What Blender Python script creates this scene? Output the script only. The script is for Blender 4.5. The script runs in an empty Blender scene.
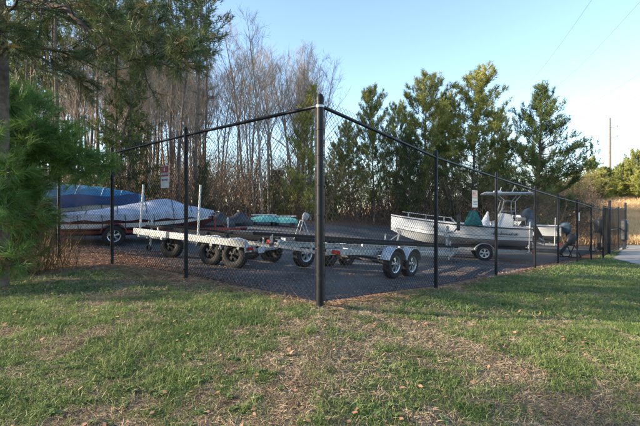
import bpy, math, random
import numpy as np
from mathutils import Vector, Matrix
random.seed(7); RNG = np.random.default_rng(7)
SC = bpy.context.scene
COL = SC.collection
R = math.radians
# ------------------------------------------------------------------ camera, sky, sun, exposure
EYE = 1.5
cam_d = bpy.data.cameras.new('camera'); cam = bpy.data.objects.new('camera', cam_d); COL.objects.link(cam)
cam.location = (0, 0, EYE); cam.rotation_euler = (R(90), 0, 0)
cam_d.sensor_width = 36; cam_d.lens = 22.5; cam_d.clip_end = 4000; cam_d.clip_start = .05
SC.camera = cam
SUN_AZ = -99.0      # degrees from the view direction, negative = left
SUN_EL = 20.0
w = bpy.data.worlds.new('World'); SC.world = w; w.use_nodes = True
nt = w.node_tree; nt.nodes.clear()
sky = nt.nodes.new('ShaderNodeTexSky'); sky.sky_type = 'NISHITA'; sky.sun_disc = False
sky.sun_elevation = R(SUN_EL); sky.sun_rotation = R(SUN_AZ); sky.air_density = 1.0; sky.dust_density = .5; sky.ozone_density = 1.6
bg = nt.nodes.new('ShaderNodeBackground'); bg.inputs[1].default_value = .15
wo = nt.nodes.new('ShaderNodeOutputWorld')
nt.links.new(sky.outputs[0], bg.inputs[0]); nt.links.new(bg.outputs[0], wo.inputs[0])
sl = bpy.data.lights.new('sun', 'SUN'); sl.energy = 5.0; sl.angle = R(.5); sl.color = (1, .83, .62)
so = bpy.data.objects.new('sun', sl); COL.objects.link(so)
to_sun = Vector((math.sin(R(SUN_AZ))*math.cos(R(SUN_EL)), math.cos(R(SUN_AZ))*math.cos(R(SUN_EL)), math.sin(R(SUN_EL))))
so.rotation_euler = to_sun.to_track_quat('Z', 'Y').to_euler()
SC.view_settings.view_transform = 'Standard'; SC.view_settings.look = 'None'
SC.view_settings.exposure = 1.55; SC.view_settings.gamma = 1

# ------------------------------------------------------------------ helpers
def tag(o, label=None, cat=None, group=None, kind=None):
    if label: o['label'] = label
    if cat: o['category'] = cat
    if group: o['group'] = group
    if kind: o['kind'] = kind
    return o
def thing(name, label, cat, loc=(0, 0, 0), rz=0, group=None):
    o = bpy.data.objects.new(name, None); COL.objects.link(o); o.empty_display_size = .2
    o.location = loc; o.rotation_euler = (0, 0, rz)
    return tag(o, label, cat, group)
def link(name, me, m=None, parent=None):
    o = bpy.data.objects.new(name, me); COL.objects.link(o)
    if m is not None and not me.materials: me.materials.append(m)
    if parent is not None: o.parent = parent
    return o
def mesh_np(name, V, F, smooth=False):
    """V (n,3); F (m,k) array or list of faces"""
    me = bpy.data.meshes.new(name)
    V = np.asarray(V, dtype=np.float32)
    if isinstance(F, np.ndarray):
        m, k = F.shape
        me.vertices.add(len(V)); me.vertices.foreach_set('co', V.ravel())
        me.loops.add(m*k); me.loops.foreach_set('vertex_index', F.ravel().astype(np.int32))
        me.polygons.add(m); me.polygons.foreach_set('loop_start', (np.arange(m)*k).astype(np.int32))
        me.polygons.foreach_set('loop_total', np.full(m, k, dtype=np.int32))
        me.update(calc_edges=True)
    else:
        me.from_pydata([tuple(map(float, v)) for v in V], [], F)
    if smooth: me.polygons.foreach_set('use_smooth', [True]*len(me.polygons))
    me.update()
    return me
class MB:
    def __init__(s): s.v = []; s.f = []
    def add(s, vs, fs):
        n = len(s.v); s.v += [tuple(v) for v in vs]; s.f += [tuple(i+n for i in f) for f in fs]; return s
    def box(s, c, d, M=None, bev=0):
        cx, cy, cz = c; x, y, z = d[0]/2, d[1]/2, d[2]/2
        if bev:
            b = min(bev, x*.9, y*.9, z*.9); vs = []; fs = []
            bm_v = {}
            for sx in (-1, 1):
                for sy in (-1, 1):
                    for sz in (-1, 1):
                        bm_v[(sx, sy, sz, 0)] = len(vs); vs.append((sx*x, sy*(y-b), sz*(z-b)))
                        bm_v[(sx, sy, sz, 1)] = len(vs); vs.append((sx*(x-b), sy*y, sz*(z-b)))
                        bm_v[(sx, sy, sz, 2)] = len(vs); vs.append((sx*(x-b), sy*(y-b), sz*z))
            g = lambda a, b_, c_, k: bm_v[(a, b_, c_, k)]
            for q in (-1, 1):
                fs.append((g(q, -1, -1, 0), g(q, 1, -1, 0), g(q, 1, 1, 0), g(q, -1, 1, 0)))
                fs.append((g(-1, q, -1, 1), g(1, q, -1, 1), g(1, q, 1, 1), g(-1, q, 1, 1)))
                fs.append((g(-1, -1, q, 2), g(1, -1, q, 2), g(1, 1, q, 2), g(-1, 1, q, 2)))
            for a in (-1, 1):
                for b_ in (-1, 1):
                    fs.append((g(a, b_, -1, 0), g(a, b_, 1, 0), g(a, b_, 1, 1), g(a, b_, -1, 1)))
                    fs.append((g(a, -1, b_, 0), g(a, 1, b_, 0), g(a, 1, b_, 2), g(a, -1, b_, 2)))
                    fs.append((g(-1, a, b_, 1), g(1, a, b_, 1), g(1, a, b_, 2), g(-1, a, b_, 2)))
                    for c_ in (-1, 1):
                        fs.append((g(a, b_, c_, 0), g(a, b_, c_, 1), g(a, b_, c_, 2)))
        else:
            vs = [(i, j, k) for i in (-x, x) for j in (-y, y) for k in (-z, z)]
            fs = [(0, 1, 3, 2), (4, 6, 7, 5), (0, 4, 5, 1), (2, 3, 7, 6), (0, 2, 6, 4), (1, 5, 7, 3)]
        out = []
        for v in vs:
            v = Vector(v)
            if M is not None: v = M @ v
            out.append((v.x+cx, v.y+cy, v.z+cz))
        return s.add(out, fs)
    def beam(s, a, b, wd, ht, bev=0):
        """box from a to b, wd across, ht up"""
        a = Vector(a); b = Vector(b); d = b-a; L = d.length; d.normalize()
        up = Vector((0, 0, 1)) if abs(d.z) < .95 else Vector((1, 0, 0))
        y = up.cross(d).normalized(); z = d.cross(y)
        M = Matrix((d, y, z)).transposed()
        return s.box((a+b)/2, (L, wd, ht), M, bev)
    def tube(s, pts, r, n=8, cap=True):
        pts = [Vector(p) for p in pts]; m = len(pts)
        rs = r if isinstance(r, (list, tuple)) else [r]*m
        base = len(s.v); vs = []; fs = []; prev = None
        for i, p in enumerate(pts):
            t = (pts[min(i+1, m-1)]-pts[max(i-1, 0)])
            if t.length < 1e-9: t = Vector((0, 0, 1))
            t.normalize()
            if prev is None:
                a = Vector((0, 0, 1)) if abs(t.z) < .9 else Vector((1, 0, 0))
                u = t.cross(a).normalized()
            else:
                u = (prev-t*prev.dot(t)).normalized()
            prev = u; v = t.cross(u)
            for k in range(n):
                an = 2*math.pi*k/n
                vs.append(p+(u*math.cos(an)+v*math.sin(an))*rs[i])
        for i in range(m-1):
            for k in range(n):
                fs.append((i*n+k, i*n+(k+1) % n, (i+1)*n+(k+1) % n, (i+1)*n+k))
        if cap:
            fs.append(tuple(range(n-1, -1, -1))); fs.append(tuple((m-1)*n+k for k in range(n)))
        return s.add(vs, fs)
    def lathe(s, prof, n=24, M=None, c=(0, 0, 0)):
        """prof list of (axial, radius) round local Y axis"""
        vs = []; fs = []
        for (a, r_) in prof:
            for k in range(n):
                an = 2*math.pi*k/n
                v = Vector((r_*math.cos(an), a, r_*math.sin(an)))
                if M is not None: v = M @ v
                vs.append((v.x+c[0], v.y+c[1], v.z+c[2]))
        for i in range(len(prof)-1):
            for k in range(n):
                fs.append((i*n+k, i*n+(k+1) % n, (i+1)*n+(k+1) % n, (i+1)*n+k))
        return s.add(vs, fs)
    def build(s, name, m, parent=None, smooth=False):
        me = bpy.data.meshes.new(name); me.from_pydata(s.v, [], s.f)
        if smooth:
            me.polygons.foreach_set('use_smooth', [True]*len(me.polygons))
            try: me.set_sharp_from_angle(angle=R(38))
            except Exception: pass
        me.update()
        return link(name, me, m, parent)
def copy_tree(o, parent=None):
    c = o.copy(); COL.objects.link(c); c.parent = parent
    for ch in o.children: copy_tree(ch, c)
    return c
# ---- materials
def mat(name, col, rough=.6, metal=0, var=0, scale=4, col2=None, bump=0, bscale=40, spec=.5, translucent=0, detail=4, coat=0):
    m = bpy.data.materials.new(name); m.use_nodes = True
    t = m.node_tree; L = t.links; b = t.nodes['Principled BSDF']
    b.inputs['Roughness'].default_value = rough; b.inputs['Metallic'].default_value = metal
    b.inputs['Specular IOR Level'].default_value = spec; b.inputs['Coat Weight'].default_value = coat
    b.inputs['Base Color'].default_value = (*col, 1)
    geo = t.nodes.new('ShaderNodeNewGeometry')
    colsock = None
    if var or col2:
        nz = t.nodes.new('ShaderNodeTexNoise'); nz.inputs['Scale'].default_value = scale; nz.inputs['Detail'].default_value = detail
        L.new(geo.outputs['Position'], nz.inputs['Vector'])
        rp = t.nodes.new('ShaderNodeValToRGB')
        c2 = col2 if col2 else tuple(c*(1+var) for c in col)
        c1 = col if col2 else tuple(c*(1-var) for c in col)
        rp.color_ramp.elements[0].color = (*c1, 1); rp.color_ramp.elements[1].color = (*c2, 1)
        rp.color_ramp.elements[0].position = .35; rp.color_ramp.elements[1].position = .65
        L.new(nz.outputs['Fac'], rp.inputs['Fac']); L.new(rp.outputs['Color'], b.inputs['Base Color']); colsock = rp.outputs['Color']
    if bump:
        n2 = t.nodes.new('ShaderNodeTexNoise'); n2.inputs['Scale'].default_value = bscale; n2.inputs['Detail'].default_value = 6
        L.new(geo.outputs['Position'], n2.inputs['Vector'])
        bp = t.nodes.new('ShaderNodeBump'); bp.inputs['Strength'].default_value = bump; bp.inputs['Distance'].default_value = .02
        L.new(n2.outputs['Fac'], bp.inputs['Height']); L.new(bp.outputs['Normal'], b.inputs['Normal'])
    if translucent:
        tr = t.nodes.new('ShaderNodeBsdfTranslucent'); mx = t.nodes.new('ShaderNodeMixShader'); mx.inputs[0].default_value = translucent
        tr.inputs['Color'].default_value = (*col, 1)
        if colsock: L.new(colsock, tr.inputs['Color'])
        out = t.nodes['Material Output']
        L.new(b.outputs[0], mx.inputs[1]); L.new(tr.outputs[0], mx.inputs[2]); L.new(mx.outputs[0], out.inputs[0])
    return m
M_black = mat('black_powder_coat', (.008, .010, .014), .5, var=.3, scale=9, spec=.25)
M_wire = mat('black_vinyl_wire', (.008, .009, .012), .65, spec=.2)
M_band = mat('steel_band', (.35, .37, .38), .35, .8)
M_galv = mat('galvanised_steel', (.34, .37, .39), .5, .55, var=.28, scale=14, bump=.12, bscale=60)
M_galvl = mat('bright_galvanised', (.4, .43, .45), .45, .5, var=.2, scale=20, bump=.1, bscale=80)
M_carpet = mat('black_bunk_carpet', (.012, .013, .015), .95, bump=.4, bscale=200)
M_tyre = mat('tyre_rubber', (.018, .018, .019), .8, var=.35, scale=12, bump=.2, bscale=120)
M_rim = mat('rim_metal', (.5, .51, .52), .35, .7, var=.15, scale=20)
M_rimw = mat('white_rim', (.62, .62, .6), .4)
M_drum = mat('brake_drum', (.03, .03, .03), .7, .3)
M_redpaint = mat('red_trailer_paint', (.2, .028, .024), .4, var=.35, scale=5)
M_redlens = mat('red_lens', (.4, .01, .008), .25)
M_plate = mat('plate_white', (.55, .58, .6), .4)
M_whitepipe = mat('white_pvc', (.62, .63, .62), .45, var=.12, scale=10)
M_gel = mat('white_gelcoat', (.62, .65, .67), .22, var=.07, scale=2.5, coat=.2)
M_gelb = mat('pale_gelcoat', (.5, .55, .6), .25, var=.08, scale=3)
M_darkline = mat('dark_stripe', (.03, .035, .045), .4)
M_maroon = mat('maroon_hull', (.09, .03, .028), .3, var=.2, scale=5)
M_greycover = mat('grey_boat_cover', (.34, .37, .45), .85, var=.2, scale=4, bump=.5, bscale=7)
M_bluecover = mat('blue_tarp', (.022, .135, .24), .65, var=.25, scale=3, bump=.6, bscale=6)
M_navycover = mat('navy_tarp', (.012, .04, .13), .65, var=.3, scale=3, bump=.6, bscale=6)
M_whitecover = mat('white_cover', (.55, .58, .62), .6, var=.15, scale=4, bump=.5, bscale=8)
M_blackcover = mat('black_vinyl_cover', (.02, .024, .032), .5, var=.4, scale=5, bump=.5, bscale=12)
M_slate = mat('slate_blue_cover', (.05, .09, .13), .6, var=.4, scale=6, bump=.5, bscale=12)
M_teal = mat('teal_fabric', (.006, .11, .105), .7, var=.3, scale=7, bump=.5, bscale=14)
M_tealp = mat('pale_teal_plastic', (.13, .38, .33), .5, var=.25, scale=6)
M_glass = mat('smoked_acrylic', (.03, .04, .05), .08)
M_tan = mat('tan_vinyl', (.5, .42, .33), .6)
M_grey = mat('grey_plastic', (.28, .29, .3), .5)
M_bark = mat('pine_bark', (.085, .062, .05), .95, col2=(.17, .13, .105), scale=10, bump=1, bscale=22)
M_barkd = mat('dark_bark', (.05, .04, .034), .95, col2=(.11, .085, .07), scale=8, bump=.8, bscale=20)
M_barkg = mat('grey_bark', (.18, .15, .13), .95, col2=(.36, .31, .27), scale=3)
M_twig = mat('bare_twigs', (.22, .165, .12), .95, col2=(.39, .31, .235), scale=.8)
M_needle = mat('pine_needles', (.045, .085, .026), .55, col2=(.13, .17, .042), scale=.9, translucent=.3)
M_needlesun = mat('sunlit_pine_needles', (.16, .2, .045), .55, col2=(.38, .37, .1), scale=.7, translucent=.35)  # pine needles with warm sunlight put into their colour
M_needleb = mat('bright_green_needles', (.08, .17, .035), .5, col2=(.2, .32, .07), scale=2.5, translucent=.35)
M_needlen = mat('near_pine_needles', (.04, .085, .028), .5, col2=(.12, .145, .045), scale=2.2, translucent=.3)
M_needled = mat('dead_needles', (.16, .1, .04), .8, col2=(.3, .2, .08), scale=3, translucent=.3)
M_shrub = mat('yellow_green_leaves', (.16, .2, .045), .6, col2=(.36, .36, .09), scale=.6, translucent=.35)
M_under = mat('brown_thicket', (.1, .072, .052), .95, col2=(.25, .185, .13), scale=.35)
M_leaf = mat('dry_tan_leaves', (.2, .115, .06), .85, col2=(.36, .24, .13), scale=1.1, translucent=.3)
M_pole = mat('weathered_pole_wood', (.14, .12, .1), .9, var=.2)
M_concrete = mat('concrete', (.38, .36, .32), .9, var=.1, scale=2, bump=.2)

# ------------------------------------------------------------------ ground heights
BX = [-40, -12, -6.5, -4.45, -2.27, 0, 2.05, 4.17, 6.47, 8.4, 10.1, 13, 60]
BZ = [.5, .38, .33, .40, .42, .42, .17, .03, -.13, -.27, -.40, -.66, -.7]
def sm(x, a, b):
    t = np.clip((x-a)/(b-a), 0, 1); return t*t*(3-2*t)
UA = (.677, .737); UB = (-.737, .677)
def ab(x, y): return x*UA[0]+(y-4.69)*UA[1], x*UB[0]+(y-4.69)*UB[1]
def lot_z(x, y):
    return -.52*np.tanh(x/6.5)-.14*sm(x, 9, 16)+.045*np.clip(y-12, 0, 14)*sm(-x, -7, 3)
def gz(x, y):
    x = np.asarray(x, float); y = np.asarray(y, float)
    bank = np.interp(x, BX, BZ)-.26*sm(-y, -4.7, -1.5)
    bank = bank+.03*np.sin(x*1.3+.5)*np.sin(y*1.1)
    sR = (y-4.69)*.677-x*.737; sL = (y-4.69)*.777+x*.63
    t = sm(np.minimum(sR, sL), -.05, 1.0)
    t = np.maximum(t, sm(x, 11.5, 13.5)*sm(y, 14, 17))
    z = bank*(1-t)+lot_z(x, y)*t
    right = sm(x, 4, 22)
    z = z+right*4.6*sm(y, 29, 66)+(1-right)*1.3*sm(y, 24, 48)
    z = z-3*sm(np.hypot(x, y), 200, 900)
    return z
def g1(x, y): return float(gz(x, y))
def ground_normal(x, y, h=1.0):
    return Vector((-(g1(x+h, y)-g1(x-h, y))/(2*h), -(g1(x, y+h)-g1(x, y-h))/(2*h), 1)).normalized()

# ground sheet, fine close by
def axis(lo, hi, fine_lo, fine_hi, f):
    a = list(np.arange(fine_lo, fine_hi, f)); s = f; x = fine_hi
    while x < hi: a.append(x); s *= 1.18; x += s
    a.append(hi); s = f; x = fine_lo-f; b = []
    while x > lo: b.append(x); s *= 1.18; x -= s
    b.append(lo)
    return np.array(sorted(set(a+b)))
def grid_mesh(name, xs, ys, zf, m, parent=None):
    X, Y = np.meshgrid(xs, ys); Z = zf(X, Y)
    V = np.stack([X.ravel(), Y.ravel(), Z.ravel()], 1); nx = len(xs); ny = len(ys)
    i = np.arange(nx-1)[None, :]+np.arange(ny-1)[:, None]*nx; i = i.ravel()
    F = np.stack([i, i+1, i+nx+1, i+nx], 1)
    return link(name, mesh_np(name, V, F, True), m, parent)
def lawn_masks(x, y):
    """0..1 weight of pine straw / bare brown ground"""
    sR = (y-4.69)*.677-x*.737; sL = (y-4.69)*.777+x*.63
    wob = .25*np.sin(x*2.1+y)+.2*np.sin(y*2.7-x*1.3)
    left = sm(y+wob+.25*x, 5.4, 6.6)*sm(-x, -.2, 1.2)           # straw bed below the pines along the left wing
    inside = sm(np.minimum(sR, sL)+.25*wob, -.35, .3)
    return np.clip(np.maximum(left, inside), 0, 1)
def ground_mat():
    m = bpy.data.materials.new('lawn_and_soil'); m.use_nodes = True; t = m.node_tree; L = t.links
    b = t.nodes['Principled BSDF']; b.inputs['Roughness'].default_value = .95; b.inputs['Specular IOR Level'].default_value = .1
    geo = t.nodes.new('ShaderNodeNewGeometry')
    def nz(s, d=5):
        n = t.nodes.new('ShaderNodeTexNoise'); n.inputs['Scale'].default_value = s; n.inputs['Detail'].default_value = d; L.new(geo.outputs['Position'], n.inputs['Vector']); return n.outputs['Fac']
    def ramp(f, *st):
        r = t.nodes.new('ShaderNodeValToRGB'); e = r.color_ramp.elements
        while len(e) < len(st): e.new(.5)
        for k, (p, c) in enumerate(st): e[k].position = p; e[k].color = (*c, 1)
        L.new(f, r.inputs['Fac']); return r.outputs['Color']
    def mix(f, a, c):
        x = t.nodes.new('ShaderNodeMix'); x.data_type = 'RGBA'; L.new(f, x.inputs[0]); L.new(a, x.inputs[6]); L.new(c, x.inputs[7]); return x.outputs[2]
    soil = ramp(nz(9), (.3, (.08, .055, .036)), (.5, (.15, .105, .07)), (.7, (.22, .18, .13)))
    green = ramp(nz(25), (.35, (.045, .07, .022)), (.65, (.1, .14, .045)))
    tan = ramp(nz(6), (.35, (.32, .2, .1)), (.65, (.5, .36, .2)))
    straw = ramp(nz(30, 8), (.32, (.08, .042, .028)), (.5, (.17, .095, .06)), (.68, (.27, .17, .11)))
    at = {}
    for nm in ('straw', 'dry', 'hill'):
        a = t.nodes.new('ShaderNodeAttribute'); a.attribute_name = nm; at[nm] = a.outputs['Fac']
    c = mix(at['dry'], green, soil); c = mix(at['straw'], c, straw); c = mix(at['hill'], c, tan)
    L.new(c, b.inputs['Base Color'])
    bp = t.nodes.new('ShaderNodeBump'); bp.inputs['Strength'].default_value = .8; bp.inputs['Distance'].default_value = .03
    L.new(nz(45, 8), bp.inputs['Height']); L.new(bp.outputs['Normal'], b.inputs['Normal'])
    return m
# smooth pseudo-noise usable in numpy
def vnoise(x, y, s, seed=0):
    rg = np.random.default_rng(seed); T = rg.random((64, 64))
    u = np.asarray(x)*s+100; v = np.asarray(y)*s+100
    i = np.floor(u).astype(int); j = np.floor(v).astype(int); fu = u-i; fv = v-j
    fu = fu*fu*(3-2*fu); fv = fv*fv*(3-2*fv)
    a = T[i % 64, j % 64]; b = T[(i+1) % 64, j % 64]; c = T[i % 64, (j+1) % 64]; d = T[(i+1) % 64, (j+1) % 64]
    return (a*(1-fu)+b*fu)*(1-fv)+(c*(1-fu)+d*fu)*fv
def dryness(x, y):
    n = .27*vnoise(x, y, .8, 1)+.33*vnoise(x, y, 3.1, 2)+.4*vnoise(x, y, 9, 3)
    # long dry streak running from lower centre up towards the corner's right, and straw tint left
    st = np.exp(-((y-3.0-1.5*(1.9-x))/.5)**2)*sm(x, .5, .9)*(1-sm(x, 2.2, 2.8))*.2
    c2 = np.exp(-((x+.15)**2/.12+(y-2.75)**2/.5))*.24+np.exp(-((x-.6)**2/.5+(y-4.0)**2/.2))*.15
    far = -.2*sm(x, 1.2, 5)
    return np.clip(sm(n+.25*(vnoise(x, y, 18, 7)-.5)+st+c2+far+.02, .42, .72), 0, 1)
def hillmask(x, y): return sm(y+2*vnoise(x, y, .2, 5), 28.5, 31)*sm(x, 10, 16)
G = grid_mesh('ground', axis(-1200, 1200, -14, 16, .12), axis(-400, 2400, 1, 20, .12), lambda X, Y: gz(X, Y)-.035*0, ground_mat())
tag(G, kind='structure')
co = np.empty(len(G.data.vertices)*3, np.float32); G.data.vertices.foreach_get('co', co); co = co.reshape(-1, 3)
for nm, fn in (('straw', lawn_masks), ('dry', dryness), ('hill', hillmask)):
    a = G.data.attributes.new(nm, 'FLOAT', 'POINT'); a.data.foreach_set('value', fn(co[:, 0], co[:, 1]).astype(np.float32))
# woods floor counts as straw too
a = G.data.attributes['straw']

# parking lot (asphalt) and driveway
def asphalt_mat():
    m = mat('asphalt', (.045, .047, .05), .85, col2=(.1, .098, .096), scale=.9, detail=10, bump=.6, bscale=90)
    return m
M_asph = asphalt_mat()
def strip_sheet(name, a0, a1, b0, b1, m, lift, na, nb, wob=0):
    A, B = np.meshgrid(np.linspace(a0, a1, na), np.linspace(b0, b1, nb))
    A = A.copy(); B = B.copy()
    if wob:
        A[:, 0] += wob*vnoise(B[:, 0], B[:, 0]*0, 1.1, 8); B[0, :] += wob*vnoise(A[0, :], A[0, :]*0, 1.3, 9); 
    X = A*UA[0]+B*UB[0]; Y = 4.69+A*UA[1]+B*UB[1]
    V = np.stack([X.ravel(), Y.ravel(), (gz(X, Y)+lift).ravel()], 1)
    i = (np.arange(na-1)[None, :]+np.arange(nb-1)[:, None]*na).ravel()
    o = link(name, mesh_np(name, V, np.stack([i, i+1, i+na+1, i+na], 1), True), m); tag(o, kind='structure'); return o
lot = strip_sheet('parking_lot', .95, 27, .55, 17.2, M_asph, .012, 330, 210, .3)
# concrete apron / driveway to the right of the gate
def poly_sheet(name, x0, x1, y0, y1, m, lift, test, st=.25):
    xs = np.arange(x0, x1, st); ys = np.arange(y0, y1, st); V = []; idx = {}; F = []
    for i, x in enumerate(xs):
        for j, y in enumerate(ys):
            if test(x+st/2, y+st/2):
                q = []
                for (p, r_) in ((i, j), (i+1, j), (i+1, j+1), (i, j+1)):
                    if (p, r_) not in idx:
                        X = x0+p*st; Y = y0+r_*st; idx[(p, r_)] = len(V); V.append((X, Y, g1(X, Y)+lift))
                    q.append(idx[(p, r_)])
                F.append(tuple(q))
    o = link(name, mesh_np(name, np.array(V), F, True), m); tag(o, kind='structure'); return o
def drv(x, y):
    a, b = ab(x, y)
    edge = np.interp(y, [4, 10, 15.6, 18.4, 21, 27], [13.2, 12.4, 12.6, 13.3, 15.6, 20])
    return x > edge+.15 and y < 25.6+.05*x and b < .5 and y > 4
M_drive = mat('worn_concrete_drive', (.25, .22, .185), .9, col2=(.36, .32, .27), scale=1.2, bump=.3, bscale=60)
poly_sheet('driveway', 10, 40, 4, 28, M_drive, .016, drv, .2)

# ------------------------------------------------------------------ chain link fence
FENCE = [(-16.4, 17.9), (-13.9, 15.9), (-11.4, 13.9), (-8.95, 11.95), (-6.5, 9.96), (-4.45, 8.56), (-2.27, 6.78), (0, 4.69), (2.05, 7.07), (4.17, 9.47), (6.47, 12.04), (8.4, 14.1), (10.1, 15.7), (11.9, 17.55), (13.1, 18.5)]
CI = 7
FH = 2.41
fence = thing('chain_link_fence', 'tall black chain link fence with a corner post enclosing the boat lot', 'fence', (0, 4.69, g1(0, 4.69)))
fl = Vector(fence.location)
def loc(v): return Vector(v)-fl
tops = []
for i, (x, y) in enumerate(FENCE):
    z = [.33]*4+[.33, .41, .42, .42, .17, .03, -.13, -.27, -.40, -.55, -.68]
    z = z[i]; gzz = g1(x, y); h = FH
    top = z+h
    if i == CI: top = z+2.44
    if i == CI-1: top = z+2.50
    if i == CI-2: top = z+2.47
    tops.append((x, y, z, top))
def wire_panel(A, B, za0, zb0, za1, zb1, r=.0026):
    A = np.array(A); B = np.array(B); L = float(np.hypot(*(B-A))); u = (B-A)/L
    p = .0357; n = int(L/p); V = []; F = []
    segs = int((FH+.02)/p)
    ku = np.arange(n+1)*(L/(n))
    nrm = np.array([-u[1], u[0]])
    ks = np.arange(n); js = np.arange(segs+1)
    K, J = np.meshgrid(ks, js, indexing='ij')
    U = (K+((J+K) % 2))*(L/n)
    T = U/L
    frac = J/segs
    zb = za0*(1-T)+zb0*T+.04; zt = za1*(1-T)+zb1*T+.05
    Zc = zb+(zt-zb)*frac
    off = .0022*np.where((J+K) % 2 == 0, 1, -1)
    X = A[0]+u[0]*U+nrm[0]*off; Y = A[1]+u[1]*U+nrm[1]*off
    Pt = np.stack([X, Y, Zc], -1)                       # n, segs+1, 3
    offs = []
    for q in range(3):
        an = 2*math.pi*q/3+.5
        offs.append(np.array([u[0]*r*math.cos(an)+nrm[0]*r*math.sin(an), u[1]*r*math.cos(an)+nrm[1]*r*math.sin(an), 0]))
    VV = np.stack([Pt+o for o in offs], 2)              # n, s+1, 3, 3
    idx = np.arange(n*(segs+1)*3).reshape(n, segs+1, 3)
    fs = []
    for q in range(3):
        q2 = (q+1) % 3
        fs.append(np.stack([idx[:, :-1, q], idx[:, :-1, q2], idx[:, 1:, q2], idx[:, 1:, q]], -1).reshape(-1, 4))
    return VV.reshape(-1, 3), np.concatenate(fs)
for i in range(len(FENCE)-1):
    a = tops[i]; b = tops[i+1]
    V, F = wire_panel(a[:2], b[:2], a[2], b[2], a[3]-.045, b[3]-.045, .0026 if i < 10 else .0028)
    # follow the ground at the foot
    V = V-np.array(fl)[None, :]
    link('chain_link_mesh', mesh_np('chain_link_mesh', V, F), M_wire, fence)
    mb = MB(); mb.tube([loc((a[0], a[1], a[3]-.10)), loc((b[0], b[1], b[3]-.10))], .022, 10)
    mb.build('top_rail', M_black, fence, True)
    mb = MB(); mb.tube([loc((a[0], a[1], a[2]+.05)), loc((b[0], b[1], b[2]+.05))], .003, 5)
    mb.build('tension_wire', M_wire, fence)
for i, (x, y, z, top) in enumerate(tops):
    corner = i in (CI, len(tops)-1, 0)
    r = .045 if i == CI else (.04 if corner else .034)
    base = min(z, g1(x, y))-.3
    mb = MB(); mb.tube([loc((x, y, base)), loc((x, y, top-.03))], r, 18)
    p = mb.build('corner_post' if i == CI else 'post', M_black, fence, True)
    cp = MB()
    c = loc((x, y, top-.05)); n = 18; vs = []
    prof = [(r*1.06, 0), (r*1.07, .03), (r*.98, .05), (r*.7, .08), (r*.2, .09)]
    for rr, dz in prof:
        for k in range(n): vs.append((c.x+rr*math.cos(2*math.pi*k/n), c.y+rr*math.sin(2*math.pi*k/n), c.z+dz))
    fs = [(j*n+k, j*n+(k+1) % n, (j+1)*n+(k+1) % n, (j+1)*n+k) for j in range(4) for k in range(n)]+[tuple(4*n+k for k in range(n)), tuple(range(n-1, -1, -1))]
    cp.add(vs, fs); cp.build('post_cap', M_black, p, True)
    if i == CI:
        for k, zz in enumerate([.35, .7, 1.05, 1.4, 1.75, 2.05]):
            bm = MB(); bm.tube([loc((x, y, z+zz)), loc((x, y, z+zz+.02))], r+.006, 18); bm.build('tension_band', M_black, p, True)
        bm = MB(); bm.tube([loc((x, y, top-.125)), loc((x, y, top-.1))], r+.007, 18); bm.build('rail_band', M_band, p, True)
        for dx, dy in ((-.055, .05), (.055, .06)):
            bm = MB(); bm.tube([loc((x+dx, y+dy, z+.05)), loc((x+dx, y+dy, top-.12))], .006, 6); bm.build('tension_bar', M_black, fence)
    elif 3 < i:
        # wire ties round the line posts
        bm = MB()
        for k in range(6): bm.tube([loc((x, y, z+.3+k*.36)), loc((x, y, z+.31+k*.36))], r+.004, 12)
        tag(bm.build('wire_ties', M_wire, p), kind='stuff')
# gate beyond the last post
gate = thing('swing_gate', 'black chain link gate with a mid rail beside the driveway at the far right end', 'gate', (15.2, 21, g1(15.2, 21)))
gl = Vector(gate.location)
gp = [(13.1, 18.5), (15.2, 21.0), (17.3, 23.2), (19.4, 25.4)]
for i, (x, y) in enumerate(gp):
    if i == 0: continue
    h = 2.75 if i in (1, 3) else 2.45
    mb = MB(); zb = g1(x, y); mb.tube([Vector((x, y, zb-.2))-gl, Vector((x, y, zb+h))-gl], .06 if i != 2 else .035, 14); p = mb.build('gate_post', M_black, gate, True)
    mb = MB(); mb.tube([Vector((x, y, zb+h))-gl, Vector((x, y, zb+h+.05))-gl, Vector((x, y, zb+h+.07))-gl], [.07, .06, .02], 14); mb.build('post_cap', M_black, p, True)
for i in range(3):
    a = gp[i]; b = gp[i+1]; za = g1(*a); zb = g1(*b)
    V, F = wire_panel(a, b, za+.02, zb+.02, za+2.4, zb+2.4, .0028)
    link('chain_link_mesh', mesh_np('chain_link_mesh', V-np.array(gl), F), M_wire, gate)
    for hh in (2.38, 1.25, .12):
        if i == 0 and hh != 2.38: continue
        mb = MB(); mb.tube([Vector((*a, za+hh))-gl, Vector((*b, zb+hh))-gl], .024, 8); mb.build('gate_rail', M_black, gate, True)

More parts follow.
